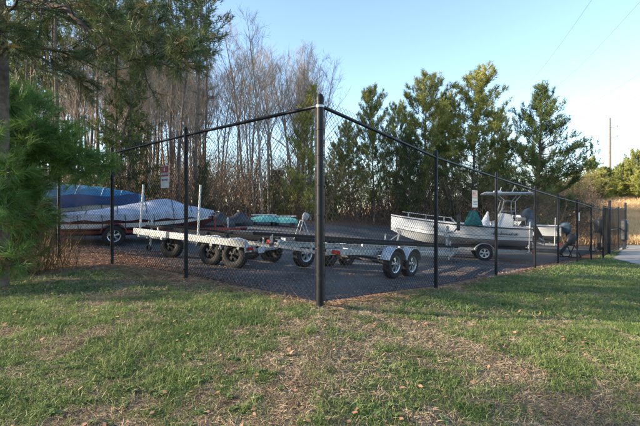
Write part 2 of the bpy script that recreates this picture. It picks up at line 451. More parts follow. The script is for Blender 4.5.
# signs on the fence (flat printed plates with raised lettering 1 mm thick)
def text_mesh(body, size, name, m, parent, loc_, rot, sx=1.0):
    c = bpy.data.curves.new('t', 'FONT'); c.body = body; c.size = size; c.align_x = 'CENTER'; c.align_y = 'CENTER'; c.extrude = .0008
    c.offset = size*.02
    t = bpy.data.objects.new('t', c); COL.objects.link(t)
    dg = bpy.context.evaluated_depsgraph_get(); me = bpy.data.meshes.new_from_object(t.evaluated_get(dg))
    bpy.data.objects.remove(t); me.materials.clear()
    o = link(name, me, m, parent); o.location = loc_; o.rotation_euler = rot; o.scale = (sx, 1, 1)
    return o
def rounded_plate(wd, ht, th, r=.02):
    pts = []
    for cx, cz, a0 in ((wd/2-r, ht/2-r, 0), (-wd/2+r, ht/2-r, 90), (-wd/2+r, -ht/2+r, 180), (wd/2-r, -ht/2+r, 270)):
        for k in range(5):
            a = R(a0+k*22.5); pts.append((cx+r*math.cos(a), cz+r*math.sin(a)))
    n = len(pts); mb = MB()
    mb.add([(x, -th/2, z) for x, z in pts]+[(x, th/2, z) for x, z in pts],
           [tuple(range(n)), tuple(range(2*n-1, n-1, -1))]+[(k, k+n, (k+1) % n+n, (k+1) % n) for k in range(n)])
    return mb
M_signw = mat('sign_white', (.52, .53, .56), .45, var=.06, scale=8)
M_signr = mat('sign_red', (.24, .02, .03), .45)
M_signs = mat('sign_faded_red', (.62, .25, .18), .5, var=.1, scale=10)
M_ink = mat('sign_ink', (.05, .05, .08), .5)
M_signcream = mat('sign_cream', (.68, .6, .54), .5)
def sign(x, y, z, A, B, wd, ht, label, kind):
    d = Vector((B[0]-A[0], B[1]-A[1], 0)).normalized(); rz = math.atan2(d.y, d.x)
    n = Vector((d.y, -d.x, 0)); 
    if n.y > 0: n = -n; rz += math.pi
    t = thing('warning_sign', label, 'sign', (x+n.x*.02, y+n.y*.02, z), rz)
    rounded_plate(wd, ht, .004).build('plate', M_signcream if kind == 2 else M_signw, t)
    if kind == 3: return
    top = rounded_plate(wd*.92, ht*.46, .002, .012).build('header_panel', M_signr if kind == 1 else M_signs, t); top.location = (0, -.004, ht*.245)
    rot = (R(90), 0, 0)
    ink = M_signw if kind == 1 else M_signcream
    if kind == 1:
        s = MB(); s.tube([(0, 0, 0), (0, -.0015, 0)], .022, 12); s.tube([(0, 0, -.02), (0, -.0015, -.02)], .03, 4); e = s.build('emblem', ink, t); e.location = (0, -.006, ht*.355)
        text_mesh('WARNING', ht*.145, 'header_lettering', ink, t, (0, -.0065, ht*.13), rot, .9)
        text_mesh('VIDEO IN USE', ht*.115, 'body_lettering', M_ink, t, (0, -.004, -ht*.14), rot, .72)
    else:
        for k in (-1, 1):
            s = MB(); s.tube([(0, 0, 0), (0, -.0015, 0)], ht*.075, 14); e = s.build('emblem', ink if k > 0 else M_signr, t); e.location = (k*wd*.22, -.006, ht*.31)
        for k, wk in ((0, .7), (1, .8), (2, .6), (3, .75)):
            s = MB(); s.box((0, 0, 0), (wd*wk, .0012, ht*.035), None); e = s.build('text_bar', M_ink if k else ink, t); e.location = (0, -.006, ht*(.13 if k == 0 else -.05-.09*k))
A = FENCE[5]; B = FENCE[6]; f = .77
sign(A[0]+(B[0]-A[0])*f, A[1]+(B[1]-A[1])*f, 2.15, A, B, .27, .40, 'red and white warning sign hung high on the left side of the fence', 1)
A = FENCE[8]; B = FENCE[9]; f = .56
sign(A[0]+(B[0]-A[0])*f, A[1]+(B[1]-A[1])*f, 1.5+14*8.5/400, A, B, .31, .36, 'faded salmon and white sign wired to the right side of the fence', 2)
A = FENCE[12]; B = FENCE[13]; f = .08
sign(A[0]+(B[0]-A[0])*f+.0, A[1]+(B[1]-A[1])*f, 1.35, A, B, .16, .34, 'small blank white plate on the far end of the fence', 3)

# ------------------------------------------------------------------ trailers
def wheel(parent, x, y, side, r=.35, wd=.22, rimm=None, name='wheel', zc=None):
    """side +1: outer face towards +y"""
    rimm = rimm or M_rim
    hw = wd/2; mb = MB()
    prof = [(-hw*.8, r*.56), (-hw, r*.64), (-hw, r*.86), (-hw*.85, r*.96), (-hw*.45, r), (0, r*1.005), (hw*.45, r), (hw*.85, r*.96), (hw, r*.86), (hw, r*.64), (hw*.8, r*.56)]
    mb.lathe(prof, 32)
    for k in range(30):                                 # tread blocks
        a = 2*math.pi*k/30
        for yy in (-hw*.55, 0, hw*.55):
            M = Matrix.Rotation(-a, 3, 'Y')
            c = M @ Vector((r*1.005, yy, 0)); mb.box((c.x, c.y, c.z), (.014, hw*.42, r*.13), M)
    o = mb.build(name, M_tyre, parent, True); o.location = (x, y, r if zc is None else zc)
    rm = MB(); s = side
    rm.lathe([(s*-hw*.8, r*.55), (s*hw*.3, r*.55), (s*hw*.85, r*.58), (s*hw*.95, r*.6), (s*hw*.8, r*.53), (s*hw*.35, r*.5)], 32)
    n = 5
    for k in range(n):
        a = 2*math.pi*(k+.3)/n; ca = math.cos(a); sa = math.sin(a)
        p = []
        for rr, hwid, yy in ((r*.14, .4, hw*.62), (r*.3, .3, hw*.66), (r*.53, .3, hw*.42)):
            for q in (-1, 1):
                an = a+q*hwid; p.append((rr*math.cos(an), s*yy, rr*math.sin(an)))
        for q in range(6): p.append((p[q][0], p[q][1]-s*.02, p[q][2]))
        fs = [(0, 1, 3, 2), (2, 3, 5, 4), (6, 8, 9, 7), (8, 10, 11, 9), (0, 2, 8, 6), (2, 4, 10, 8), (1, 7, 9, 3), (3, 9, 11, 5)]
        rm.add(p, fs)
    rm.lathe([(s*hw*.3, r*.16), (s*hw*.75, r*.16), (s*hw*.8, r*.13), (s*hw*.8, 0.0005)], 20)
    rm.build('rim', rimm, o, True)
    dr = MB(); dr.lathe([(s*-hw*.3, r*.5), (s*hw*.1, r*.5), (s*hw*.12, .0005)], 20); dr.build('brake_drum', M_drum, o)
    hb = MB(); hb.lathe([(s*hw*.7, r*.09), (s*hw*1.25, r*.085), (s*hw*1.35, r*.05), (s*hw*1.35, .0005)], 16); hb.build('hub_cap', rimm, o, True)
    return o
def fender(parent, x, y, r, wd, m, span=150):
    n = 14; vs = []; fs = []; t = .006
    for k in range(n+1):
        a = R(90-span/2+span*k/n)
        for rr in (r, r-t):
            for yy in (-wd/2, wd/2): vs.append((rr*math.cos(a), yy, rr*math.sin(a)))
        # skirt
    for k in range(n):
        b = k*4; c = b+4
        fs += [(b, b+1, c+1, c), (b+2, c+2, c+3, b+3), (b, c, c+2, b+2), (b+1, b+3, c+3, c+1)]
    fs += [(0, 2, 3, 1), (n*4, n*4+1, n*4+3, n*4+2)]
    mb = MB(); mb.add(vs, fs)
    for yy in (-wd/2, wd/2):
        p = [Vector((r*math.cos(R(90-span/2+span*k/n)), yy, r*math.sin(R(90-span/2+span*k/n)))) for k in range(n+1)]
        mb.tube(p, .012, 6)
    o = mb.build('fender', m, parent, True); o.location = (x, y, 0); return o
def place(o, x, y, dx, dy, pitch=0, dz=0):
    n = ground_normal(x, y, 1.1); f = Vector((dx, dy, 0)).normalized()
    f = (f-n*f.dot(n)).normalized()
    f = (Matrix.Rotation(pitch, 3, n.cross(f)) @ f)
    lft = n.cross(f).normalized(); up = f.cross(lft).normalized()
    M = Matrix((f, lft, up)).transposed().to_4x4(); M.translation = Vector((x, y, g1(x, y)+dz))
    o.matrix_world = M; o.rotation_mode = 'XYZ'
def trailer(label, x, y, dx, dy, W=2.1, xr=-2.2, xf=3.2, xc=5.2, fz=.55, fh=.11, axles=(-.43, .43), r=.35, m=None, pitch=0, poles=(), bz=.14, bunklen=(None, None),
            rimm=None, winch=True, pads=False, plate=0, spare=None, bigrail=0, group='boat trailers in the lot', round_f=True, inset=.28):
    m = m or M_galv
    t = thing('boat_trailer', label, 'trailer', group=group)
    hw = W/2-inset
    for s in (-1, 1):
        mb = MB()
        mb.beam((xr, s*hw, fz), (xf, s*hw, fz), .055, fh, .006)
        mb.beam((xr, s*(hw-.045), fz+fh/2-.007), (xf, s*(hw-.045), fz+fh/2-.007), .05, .012)
        mb.beam((xf, s*hw, fz), (xc-.55, s*.05, fz-.02), .055, fh, .006)
        mb.build('side_rail', m, t)
        if bigrail:
            mb = MB(); mb.box(((xr+xf)/2, s*(W/2+.14), fz+.13), (xf-xr, .05, bigrail), None, .008); 
            for q in range(5): mb.box((xr+.2+q*(xf-xr-.4)/4, s*(W/2+.08), fz+.02), (.06, .16, .06))
            mb.build('side_board', M_galv, t)
        b0 = bunklen[0] if bunklen[0] is not None else xr-.1; b1 = bunklen[1] if bunklen[1] is not None else xf+.2
        mb = MB(); mb.beam((b0, s*(hw-.12), fz+fh/2+bz), (b1, s*(hw-.2), fz+fh/2+bz), .1, .075, .012); mb.build('bunk', M_carpet, t)
        for q in range(3):
            xx = b0+.5+(b1-b0-1)*q/2
            mb = MB(); mb.box((xx, s*(hw-.15), fz+fh/2+bz/2-.02), (.05, .05, bz+.04)); mb.build('bunk_bracket', m, t)
        lamp = MB(); lamp.box((xr-.03, s*(W/2-.02), fz+.02), (.05, .2, .09), None, .012); lamp.build('tail_light', M_redlens, t)
        br = MB(); br.beam((xr+.03, s*hw, fz), (xr+.03, s*(W/2+.08), fz), .05, .06); br.build('light_bracket', m, t)
        for ax in axles:
            wheel(t, ax, s*(W/2), s, r, .2, rimm)
            if round_f: fender(t, ax, s*(W/2), r+.07, .26, m if m is not M_galv else M_galvl, 150).location.z = r
        if not round_f:
            f_ = fender(t, 0, s*(W/2), r+.07, .26, m, 150); f_.location.z = r
    for q in (xr+.05, xr+(xf-xr)*.33, xr+(xf-xr)*.66, xf-.05):
        mb = MB(); mb.beam((q, -hw, fz-fh*.4), (q, hw, fz-fh*.4), .07, .07, .006); mb.build('cross_member', m, t)
    for ax in axles:
        mb = MB(); mb.tube([(ax, -W/2+.1, r), (ax, W/2-.1, r)], .035, 10); mb.box((ax, hw, r+.08), (.5, .05, .03)); mb.box((ax, -hw, r+.08), (.5, .05, .03)); mb.build('axle', M_drum, t)
    mb = MB(); mb.beam((xf-.3, 0, fz-.02), (xc-.12, 0, fz-.02), .075, .1, .006); mb.build('tongue', m, t)
    mb = MB(); mb.beam((xc-.14, 0, fz+.01), (xc+.1, 0, fz+.01), .1, .07, .02); mb.tube([(xc+.1, 0, fz+.01), (xc+.16, 0, fz)], [.05, .03], 10); mb.build('coupler', m, t, True)
    jx = xc-.6
    mb = MB(); mb.tube([(jx, .1, .22), (jx, .1, fz+.42)], .03, 10); mb.tube([(jx, .1, .09), (jx, .1, .3)], .022, 8); mb.tube([(jx, .1, fz+.38), (jx, .24, fz+.38), (jx, .24, fz+.3)], .01, 6); jk = mb.build('jack', M_galvl, t, True)
    mb = MB(); mb.lathe([(-.03, .06), (-.03, .09), (.03, .09), (.03, .06)], 16, None, (jx+.06, .1, .09)); mb.build('caster', M_tyre, jk, True)
    if winch:
        wx = xc-1.1
        mb = MB(); mb.beam((wx, 0, fz), (wx-.12, 0, fz+(.95 if pads else .62)), .075, .075, .006); mb.beam((wx+.45, 0, fz+.02), (wx-.06, 0, fz+.42), .04, .04); wp = mb.build('winch_post', m, t)
        mb = MB(); mb.lathe([(-.09, .05), (-.09, .075), (-.07, .05), (.07, .05), (.09, .075), (.09, .05)], 14, None, (wx-.08, 0, fz+.56)); mb.tube([(wx-.08, .09, fz+.56), (wx-.08, .16, fz+.56), (wx+.1, .16, fz+.66), (wx+.1, .24, fz+.66)], .01, 6); mb.build('winch', M_grey, wp, True)
        if pads:
            for s in (-1, 1):
                mb = MB(); mb.tube([(wx-.1, 0, fz+.72), (wx-.12, s*.26, fz+.76), (wx-.14, s*.42, fz+.95)], .028, 8); a_ = mb.build('bow_arm', m, wp, True)
                mb = MB(); mb.box((wx-.2, s*.43, fz+1.1), (.12, .11, .58), Matrix.Rotation(s*R(5), 3, 'X'), .03); mb.build('bow_pad', M_blackcover, wp, True)
        else:
            mb = MB(); mb.lathe([(-.06, .03), (-.05, .055), (0, .035), (.05, .055), (.06, .03)], 14, None, (wx-.24, 0, fz+.6)); mb.build('bow_roller', M_drum, wp, True)
    for (px, s, h, lean) in poles:
        mb = MB(); y0 = s*(W/2+.02)
        mb.tube([(px, s*hw, fz-.02), (px, y0-.03*s, fz-.02), (px, y0, fz+.05), (px+lean*h, y0, h)], .026, 10); mb.build('guide_pole', M_whitepipe, t, True)
    if plate:
        mb = MB(); mb.box((xr-.045, plate*hw, fz-.03), (.008, .3, .16), None); pl = mb.build('licence_plate', M_plate, t)
    if spare:
        wheel(t, spare[0], spare[1], spare[2], r, .2, rimm, 'spare_wheel', spare[3] if len(spare) > 3 else .5)
    place(t, x, y, dx, dy, pitch)
    return t
# long tandem trailer in the middle, tongue pointing right and away
trailer('empty tandem axle galvanized trailer in the middle with black carpeted bunks and round fenders', 1.28, 11.0, .66, .75, W=2.1, xr=-2.7, xf=3.9, xc=6.25, fz=.60, fh=.13,
        pitch=R(2.0), bz=.16, pads=True, plate=0, bunklen=(-3.55, 4.7), spare=(-1.55, .95, -1, .36))
# trailer on the left with tall white guide poles
trailer('empty galvanized trailer with two white guide poles and deep side boards left of middle', -2.6, 10.9, -.92, .39, W=1.75, xr=-1.3, xf=2.3, xc=3.2, fz=.5, fh=.12, axles=(-.22, -.92), r=.33,
        rimm=M_drum, poles=((.22, 1, 1.98, .02), (2.2, 1, 1.9, 0)), bz=.18, plate=.6, bigrail=.17, spare=(1.3, .62, 1, .33), winch=False, pitch=R(-.5))

# ------------------------------------------------------------------ boats
def hull_sections(L, B, D, sheer=.22, ns=22, rise=.5, bowp=2.6):
    S = []
    for i in range(ns+1):
        t = i/ns; x = L*t
        wv = B/2*max(0.012, (1-t**bowp))*(.94+.06*math.sin(math.pi*min(1, t*1.4)))
        g = D+sheer*t**2*1.2
        cw = wv*(.86-.22*t); cz = D*.3+D*(rise)*t**3
        kz = D*rise*1.35*max(0, (t-.62)/.38)**2.2
        kz = min(kz, cz-.01 if t < .97 else cz)
        S.append((x, wv, g, cw, cz, kz))
    return S
def loft(sections):
    """sections: list of equal-length point lists"""
    n = len(sections[0]); vs = [p for s in sections for p in s]
    fs = [(i*n+k, i*n+k+1, (i+1)*n+k+1, (i+1)*n+k) for i in range(len(sections)-1) for k in range(n-1)]
    return vs, fs
def hull_mesh(S, name, m, parent, chine_flare=.02):
    secs = []
    for (x, wv, g, cw, cz, kz) in S:
        mid = ((wv+cw)/2*1.0, (g+cz)/2)
        secs.append([(x, wv, g), (x, wv*.995, g-.06), (x, mid[0], mid[1]), (x, cw+chine_flare, cz+.012), (x, cw, cz), (x, cw*.5, (cz+kz)/2-.01), (x, 0, kz),
                     (x, -cw*.5, (cz+kz)/2-.01), (x, -cw, cz), (x, -cw-chine_flare, cz+.012), (x, -mid[0], mid[1]), (x, -wv*.995, g-.06), (x, -wv, g)])
    vs, fs = loft(secs); n = 13
    fs.append(tuple(range(n)))
    mb = MB(); mb.add(vs, fs); return mb.build(name, m, parent, True)
def rail_path(S, s, dz=0, dy=0): return [(x, s*(wv+dy), g+dz) for (x, wv, g, cw, cz, kz) in S]

# --- white centre console boat with T-top
def console_boat():
    t = thing('center_console_boat', 'white center console boat with a T-top and a covered outboard on its trailer', 'boat')
    L, B, D = 5.5, 2.15, .80
    S = hull_sections(L, B, D, .34)
    h = hull_mesh(S, 'hull', M_gel, t)
    secs = []
    for (x, wv, g, cw, cz, kz) in S:
        i = max(wv-.16, .004)
        dk = g-.34 if x < L*.8 else g-.02-.32*(1-(x-L*.8)/(L*.2))
        fw = i*.96
        secs.append([(x, wv, g), (x, i, g+.012), (x, fw, dk), (x, 0, dk+.01), (x, -fw, dk), (x, -i, g+.012), (x, -wv, g)])
    vs, fs = loft(secs); mb = MB(); mb.add(vs, fs); mb.build('deck_liner', M_gel, t, True)
    for s in (-1, 1):
        mb = MB(); mb.tube(rail_path(S, s, -.05, .012), .022, 6); mb.build('rub_rail', M_darkline, t, True)
        mb = MB(); mb.tube([(x, s*((wv+cw)/2*.55+cw*.45+.012), (g*.3+cz*.7)) for (x, wv, g, cw, cz, kz) in S[:-2]], .008, 4); mb.build('accent_line', M_darkline, t)
        mb = MB(); mb.tube([(x, s*(cw+.026), cz+.03) for (x, wv, g, cw, cz, kz) in S[:-1]], .016, 5); mb.build('chine_stripe', M_darkline, t)
        # script lettering on the topsides near the stern: small illegible dark handwriting
        rr = MB(); random.seed(3); xx = .55; pts = []
        def side_pt(x, fz_):
            i = x/L*22; a = S[int(i)]; wv, cw, g, cz = a[1], a[3], a[2], a[4]
            yy = cw+(wv-cw)*fz_; yy += .014; return (x, s*yy, cz+(g-cz)*fz_)
        k = 0
        while xx < 1.5:
            up = random.choice([.56, .6, .52, .7, .55]); lo_ = .43
            pts.append(side_pt(xx, lo_)); pts.append(side_pt(xx+.022, up)); xx += .05; k += 1
        for a_, b_ in ((0, 6), (7, 13), (14, len(pts))):
            if b_-a_ > 1: rr.tube(pts[a_:b_], .009, 4)
        rr.build('hull_lettering', M_darkline, t)
    # transom and engine well
    mb = MB(); mb.box((.06, 0, D*.8), (.12, B*.86, D*.42), None, .02); mb.build('transom', M_gel, t, True)
    # console
    mb = MB(); cz = .48; cx = .9
    prof = [(-.32, 0), (-.32, .62), (-.2, .82), (.12, .88), (.3, .55), (.42, .5), (.46, 0)]
    n = len(prof); vs = [(cx+a, -.38, cz+b) for a, b in prof]+[(cx+a, .38, cz+b) for a, b in prof]
    fs = [tuple(range(n-1, -1, -1)), tuple(range(n, 2*n))]+[(k, (k+1) % n, (k+1) % n+n, k+n) for k in range(n)]
    mb.add(vs, fs); con = mb.build('console', M_gel, t)
    mb = MB(); mb.add([(cx+.16, -.36, cz+.86), (cx+.36, -.3, cz+.5+.0), (cx+.36, .3, cz+.5), (cx+.16, .36, cz+.86), (cx-.02, -.33, cz+1.2), (cx-.02, .33, cz+1.2), (cx-.01, -.33, cz+1.2), (cx-.01, .33, cz+1.2)], [(0, 3, 5, 4), (0, 4, 6), (3, 7, 5)])
    mb.build('windshield', M_glass, con)
    mb = MB(); mb.lathe([(-.02, .17), (.0, .19), (.02, .17), (0, .15), (-.02, .17)], 18, Matrix.Rotation(R(70), 3, 'Z'), (cx-.4, 0, cz+.78)); mb.build('steering_wheel', M_drum, con)
    # cone shaped white bow cushion cover forward of the console
    mb = MB(); mb.tube([(cx+.75, 0, cz), (cx+.72, 0, cz+.35), (cx+.6, 0, cz+.92)], [.3, .22, .03], 10); mb.build('forward_seat_cover', M_gel, t, True)
    # leaning post
    mb = MB(); mb.box((cx-.62, 0, cz+.62), (.36, .8, .16), None, .05); lp = mb.build('leaning_post', M_tan, t, True)
    mb = MB()
    for sx in (-.15, .15):
        for sy in (-.34, .34): mb.tube([(cx-.62+sx, sy, cz-.02), (cx-.62+sx, sy, cz+.58)], .018, 6)
    mb.build('leaning_post_legs', M_galvl, lp)
    # T-top
    tz = 2.17; mb = MB()
    mb.box((cx-.08, 0, tz), (1.75, 1.35, .05), None, .02); top = mb.build('t_top', M_gel, t, True)
    mb = MB(); x0, x1, yy = cx-.98, cx+.82, .7
    mb.tube([(x0, -yy, tz-.03), (x1, -yy, tz-.03), (x1+.05, 0, tz-.03), (x1, yy, tz-.03), (x0, yy, tz-.03), (x0, -yy, tz-.03)], .022, 8)
    mb.build('top_frame', M_galvl, top, True)
    for s in (-1, 1):
        mb = MB(); mb.tube([(cx-.42, s*.44, cz), (cx-.36, s*.44, tz-.35), (cx-.6, s*.5, tz-.04)], .02, 8); mb.tube([(cx+.4, s*.42, cz), (cx+.05, s*.44, tz-.3), (cx+.35, s*.5, tz-.04)], .02, 8)
        mb.tube([(cx-.38, s*.44, cz+.95), (cx+.2, s*.43, cz+.95)], .014, 6); mb.tube([(cx-.36, s*.44, tz-.35), (cx+.06, s*.44, tz-.3)], .014, 6)
        mb.build('top_leg', M_galvl, t, True)
    mb = MB(); mb.box((cx+.25, 0, tz+.07), (.3, .3, .08), None, .03); mb.build('radar_box', M_gel, top, True)
    for s, xx in ((-1, cx+.1), (1, cx-.2)):
        mb = MB(); mb.tube([(xx, s*.6, tz), (xx-.1, s*.62, tz+.28)], .02, 6); mb.build('rod_holder', M_galvl, top)
    # bow rail
    for s in (-1, 1):
        mb = MB(); P = rail_path(S, s, .2, -.09)[12:21]; mb.tube([(P[0][0]-.2, P[0][1], P[0][2]-.2)]+P, .013, 6)
        for q in (1, 4, 7): mb.tube([P[q], (P[q][0], P[q][1], P[q][2]-.2)], .01, 5)
        mb.build('bow_rail', M_galvl, t, True)
    mb = MB(); mb.tube([(.62, -.85, D-.02), (.6, -.9, D+.4)], .04, 8); mb.build('rod_rack', M_gel, t, True)
    # outboard, tilted, under a slate cover
    e = MB(); Mr = Matrix.Rotation(R(38), 3, 'Y')
    prof = [(-.05, .12, .10), (0, .2, .17), (.2, .27, .21), (.42, .28, .22), (.60, .25, .19), (.64, .12, .1)]
    vs = []; n = 12
    for (a, rx, ry) in prof:
        for k in range(n):
            an = 2*math.pi*k/n; ca_, sa_ = math.cos(an), math.sin(an); v = Vector((rx*.9*math.copysign(abs(ca_)**.6, ca_)-.1, ry*.85*math.copysign(abs(sa_)**.6, sa_), a)); v = Mr @ v; vs.append((v.x-.18, v.y, v.z+D+.12))
    fs = [(j*n+k, j*n+(k+1) % n, (j+1)*n+(k+1) % n, (j+1)*n+k) for j in range(len(prof)-1) for k in range(n)]+[tuple(range(n-1, -1, -1)), tuple((len(prof)-1)*n+k for k in range(n))]
    e.add(vs, fs); en = e.build('outboard_cowling', M_slate, t, True)
    mb = MB(); mb.beam((-.2, 0, D+.1), (-.5, 0, .35), .1, .22, .03); mb.beam((-.02, 0, D*.75), (-.25, 0, D+.05), .26, .16, .02); mb.build('outboard_leg', M_drum, en)
    mb = MB(); mb.tube([(-.42, 0, .36), (-.62, 0, .22)], [.07, .05], 10)
    for k in range(3):
        M2 = Matrix.Rotation(R(120*k), 3, 'X'); c = M2 @ Vector((0, 0, .13)); mb.box((-.6+c.x, c.y, .24+c.z), (.02, .1, .2), M2)
    mb.build('propeller', M_galv, en)
    # open engine hatch cushion: dark blue stern cover
    mb = MB(); mb.add([(-.12, -.75, D+.02), (.16, -.7, D+.05), (.16, .7, D+.05), (-.12, .75, D+.02), (-.12, -.5, D+.3), (.04, -.45, D+.34), (.04, .45, D+.34), (-.12, .5, D+.3)], [(0, 1, 5, 4), (1, 2, 6, 5), (2, 3, 7, 6), (3, 0, 4, 7), (4, 5, 6, 7)])
    mb.build('stern_seat_cover', M_slate, t)
    return t
def put(o, p, q, dz, roll=0, pitchz=0):
    """local x from p (stern) to q (bow) on the ground plane; dz above lot"""
    d = Vector((q[0]-p[0], q[1]-p[1], 0)).normalized(); z = g1((p[0]+q[0])/2, (p[1]+q[1])/2)+dz
    o.location = (p[0], p[1], z); o.rotation_euler = (0, -pitchz, math.atan2(d.y, d.x))
cb = console_boat()
P0 = (8.45, 16.35); P1 = (3.35, 17.75)
d1 = Vector((P1[0]-P0[0], P1[1]-P0[1])).normalized()
put(cb, P0, P1, .50, 0, R(1.0))
axc = Vector(P0)+d1*1.75
trailer('galvanized trailer with a white wheel carrying the white center console boat', axc.x, axc.y, d1.x, d1.y, W=2.0, xr=-1.7, xf=2.6, xc=4.6, fz=.42, fh=.1, axles=(0,), r=.31, rimm=M_rimw,
        poles=((-1.6, 1, 1.62, 0), (-1.6, -1, 1.62, 0)), bz=.06, inset=.3)
# teal cover bundle hanging on the near side of that boat
def draped(name, label, m, c, rz):
    mb = MB(); n = 9; V = []; F = []
    random.seed(5)
    for j in range(7):
        v = j/6
        for k in range(n):
            u = k/(n-1)*2-1
            wv = .12+.25*v**.8
            V.append((u*wv, -.16*math.sin(v*1.7)-.03*math.sin(k*2.2+j), .30-.60*v+(.05*math.cos(k*1.9)*v)))
    for j in range(6):
        for k in range(n-1): F.append((j*n+k, j*n+k+1, (j+1)*n+k+1, (j+1)*n+k))
    mb.add(V, F)
    o = mb.build(name, m, None, True); o.location = c; o.rotation_euler = (0, 0, rz)
    md = o.modifiers.new('solid', 'SOLIDIFY'); md.thickness = .03
    ms = o.modifiers.new('sub', 'SUBSURF'); ms.levels = 1; ms.render_levels = 1
    return o
cc = Vector(P0)+d1*2.15
o = draped('draped_cover', 'teal cover draped over the side of the white console boat', M_teal, (cc.x-.3, cc.y-1.04, g1(cc.x, cc.y)+.5+1.18), math.atan2(-d1.y, -d1.x)+math.pi*2)
tag(o, 'teal fabric cover draped over the near side of the white console boat', 'cover')

# --- second white hull behind, right
def simple_boat(label, P0, P1, dz, B, D, hullm, cover=None, ridge=None, stripe=None, name='motor_boat', sheer=.25, nclips=6):
    L = math.hypot(P1[0]-P0[0], P1[1]-P0[1])
    t = thing(name, label, 'boat'); S = hull_sections(L, B, D, sheer)
    hull_mesh(S, 'hull', hullm, t)
    for s in (-1, 1):
        mb = MB(); mb.tube(rail_path(S, s, -.03, .012), .02, 6); mb.build('rub_rail', M_gel if hullm is not M_gel else M_darkline, t, True)
        if stripe:
            secs = []
            for (x, wv, g, cw, cz, kz) in S[:-1]:
                q = lambda f_: (x, s*(cw+(wv-cw)*f_+.02), cz+(g-cz)*f_)
                secs.append([q(.12), q(.4)])
            vs, fs = loft(secs); mb = MB(); mb.add(vs, fs); mb.build('hull_stripe', stripe, t)
    if cover is None:
        secs = [[(x, wv, g), (x, max(wv-.14, .003), g+.01), (x, max(wv-.2, .002), g-.3*min(1, (L-x)/1.2)), (x, -max(wv-.2, .002), g-.3*min(1, (L-x)/1.2)), (x, -max(wv-.14, .003), g+.01), (x, -wv, g)] for (x, wv, g, cw, cz, kz) in S]
        vs, fs = loft(secs); mb = MB(); mb.add(vs, fs); mb.build('deck_liner', M_gelb, t, True)
    else:
        secs = []; rg = np.random.default_rng(11)
        for k, (x, wv, g, cw, cz, kz) in enumerate(S):
            tt = x/L; rh = np.interp(tt, [a for a, b in ridge], [b for a, b in ridge])
            row = []
            for j in range(17):
                u = -1+j/8; au = abs(u)
                prof = (1-au**1.7)
                sag = -.05*math.sin(tt*31)*math.sin(au*3.1)*prof*(1-prof)*4*.6
                yv = u*(wv+.03); zv = g+rh*prof+sag+rg.normal(0, .006)
                row.append((x, yv, zv))
            row = [(x, -(wv+.035), g-.2-.03*math.sin(k*1.7))]+row+[(x, (wv+.035), g-.2-.03*math.sin(k*1.7))]
            secs.append(row)
        vs, fs = loft(secs); n = len(secs[0]); fs.append(tuple(range(n)))
        mb = MB(); mb.add(vs, fs); c_ = mb.build('boat_cover', cover, t, True)
        for k in (3, 7, 11, 15, 18):
            pts = [(p[0], p[1], p[2]+.006) for p in secs[k][1:-1]]
            mb = MB(); mb.tube(pts, .011, 5); mb.build('seam' if cover is M_greycover else 'tie_down_strap', M_signw if cover is M_bluecover else M_blackcover, c_)
        for s in (-1, 1):
            for q in range(nclips):
                i = 2+int(q*(len(S)-6)/max(1, nclips-1)); x, wv, g = S[i][:3]
                mb = MB(); mb.tube([(x, s*(wv+.042), g-.02), (x+.02, s*(wv+.04), g-.2), (x+.02, s*(S[i][3]+.05), S[i][4])], .012, 5); mb.build('tie_strap', M_darkline, t)
    put(t, P0, P1, dz)
    return t
def outboard(parent, x, y, z, m, tilt=15, sc=1.0):
    e = MB(); Mr = Matrix.Rotation(R(tilt), 3, 'Y'); vs = []; n = 14
    prof = [(-.06, .12, .09), (-.03, .19, .13), (.1, .25, .165), (.2, .27, .175), (.36, .275, .18), (.47, .24, .165), (.53, .16, .11), (.54, .03, .03)]
    for (a, rx, ry) in prof:
        for k in range(n):
            an = 2*math.pi*k/n; ca_, sa_ = math.cos(an), math.sin(an); v = Mr @ Vector((rx*.9*math.copysign(abs(ca_)**.6, ca_)-.1, ry*.85*math.copysign(abs(sa_)**.6, sa_), a)); vs.append((v.x*sc+x, v.y*sc+y, v.z*sc+z))
    fs = [(j*n+k, j*n+(k+1) % n, (j+1)*n+(k+1) % n, (j+1)*n+k) for j in range(len(prof)-1) for k in range(n)]+[tuple(range(n-1, -1, -1)), tuple((len(prof)-1)*n+k for k in range(n))]
    e.add(vs, fs); en = e.build('outboard_cowling', m, parent, True)
    mb = MB(); a = Mr @ Vector((-.1, 0, 0))*sc; b = Mr @ Vector((-.12, 0, -.8))*sc
    mb.beam((a.x+x, y, a.z+z), (b.x+x, y, b.z+z), .09*sc, .2*sc, .03); c = Mr @ Vector((-.3, 0, -.74))*sc; c2 = Mr @ Vector((.12, 0, -.74))*sc
    mb.tube([(c2.x+x, y, c2.z+z), (c.x+x, y, c.z+z)], [.03*sc, .07*sc], 8); mb.box((b.x+x, y, b.z+z), (.3*sc, .16*sc, .015*sc))
    mb.build('outboard_leg', M_drum, en, True)
    return en
sb = simple_boat('white skiff with twin dark outboards parked behind the console boat', (12.3, 20.5), (8.3, 22.6), .62, 2.1, .72, M_gel, None)
outboard(sb, -.22, -.32, .42, M_slate, 15, .85); outboard(sb, -.22, .32, .42, M_slate, 15, .85)
mb = MB(); mb.box((2.0, 0, .82), (.7, .7, .9), None, .08); mb.build('console', M_gel, sb, True)
dd = Vector((8.3-12.3, 22.6-20.5)).normalized(); ax_ = Vector((12.3, 20.5))+dd*1.6
trailer('galvanized trailer under the white skiff behind the console boat', ax_.x, ax_.y, dd.x, dd.y, W=2.0, xr=-1.5, xf=2.2, xc=4.0, fz=.45, axles=(0,), r=.31, bz=.1, poles=((-1.3, 1, 1.8, 0),), inset=.3)

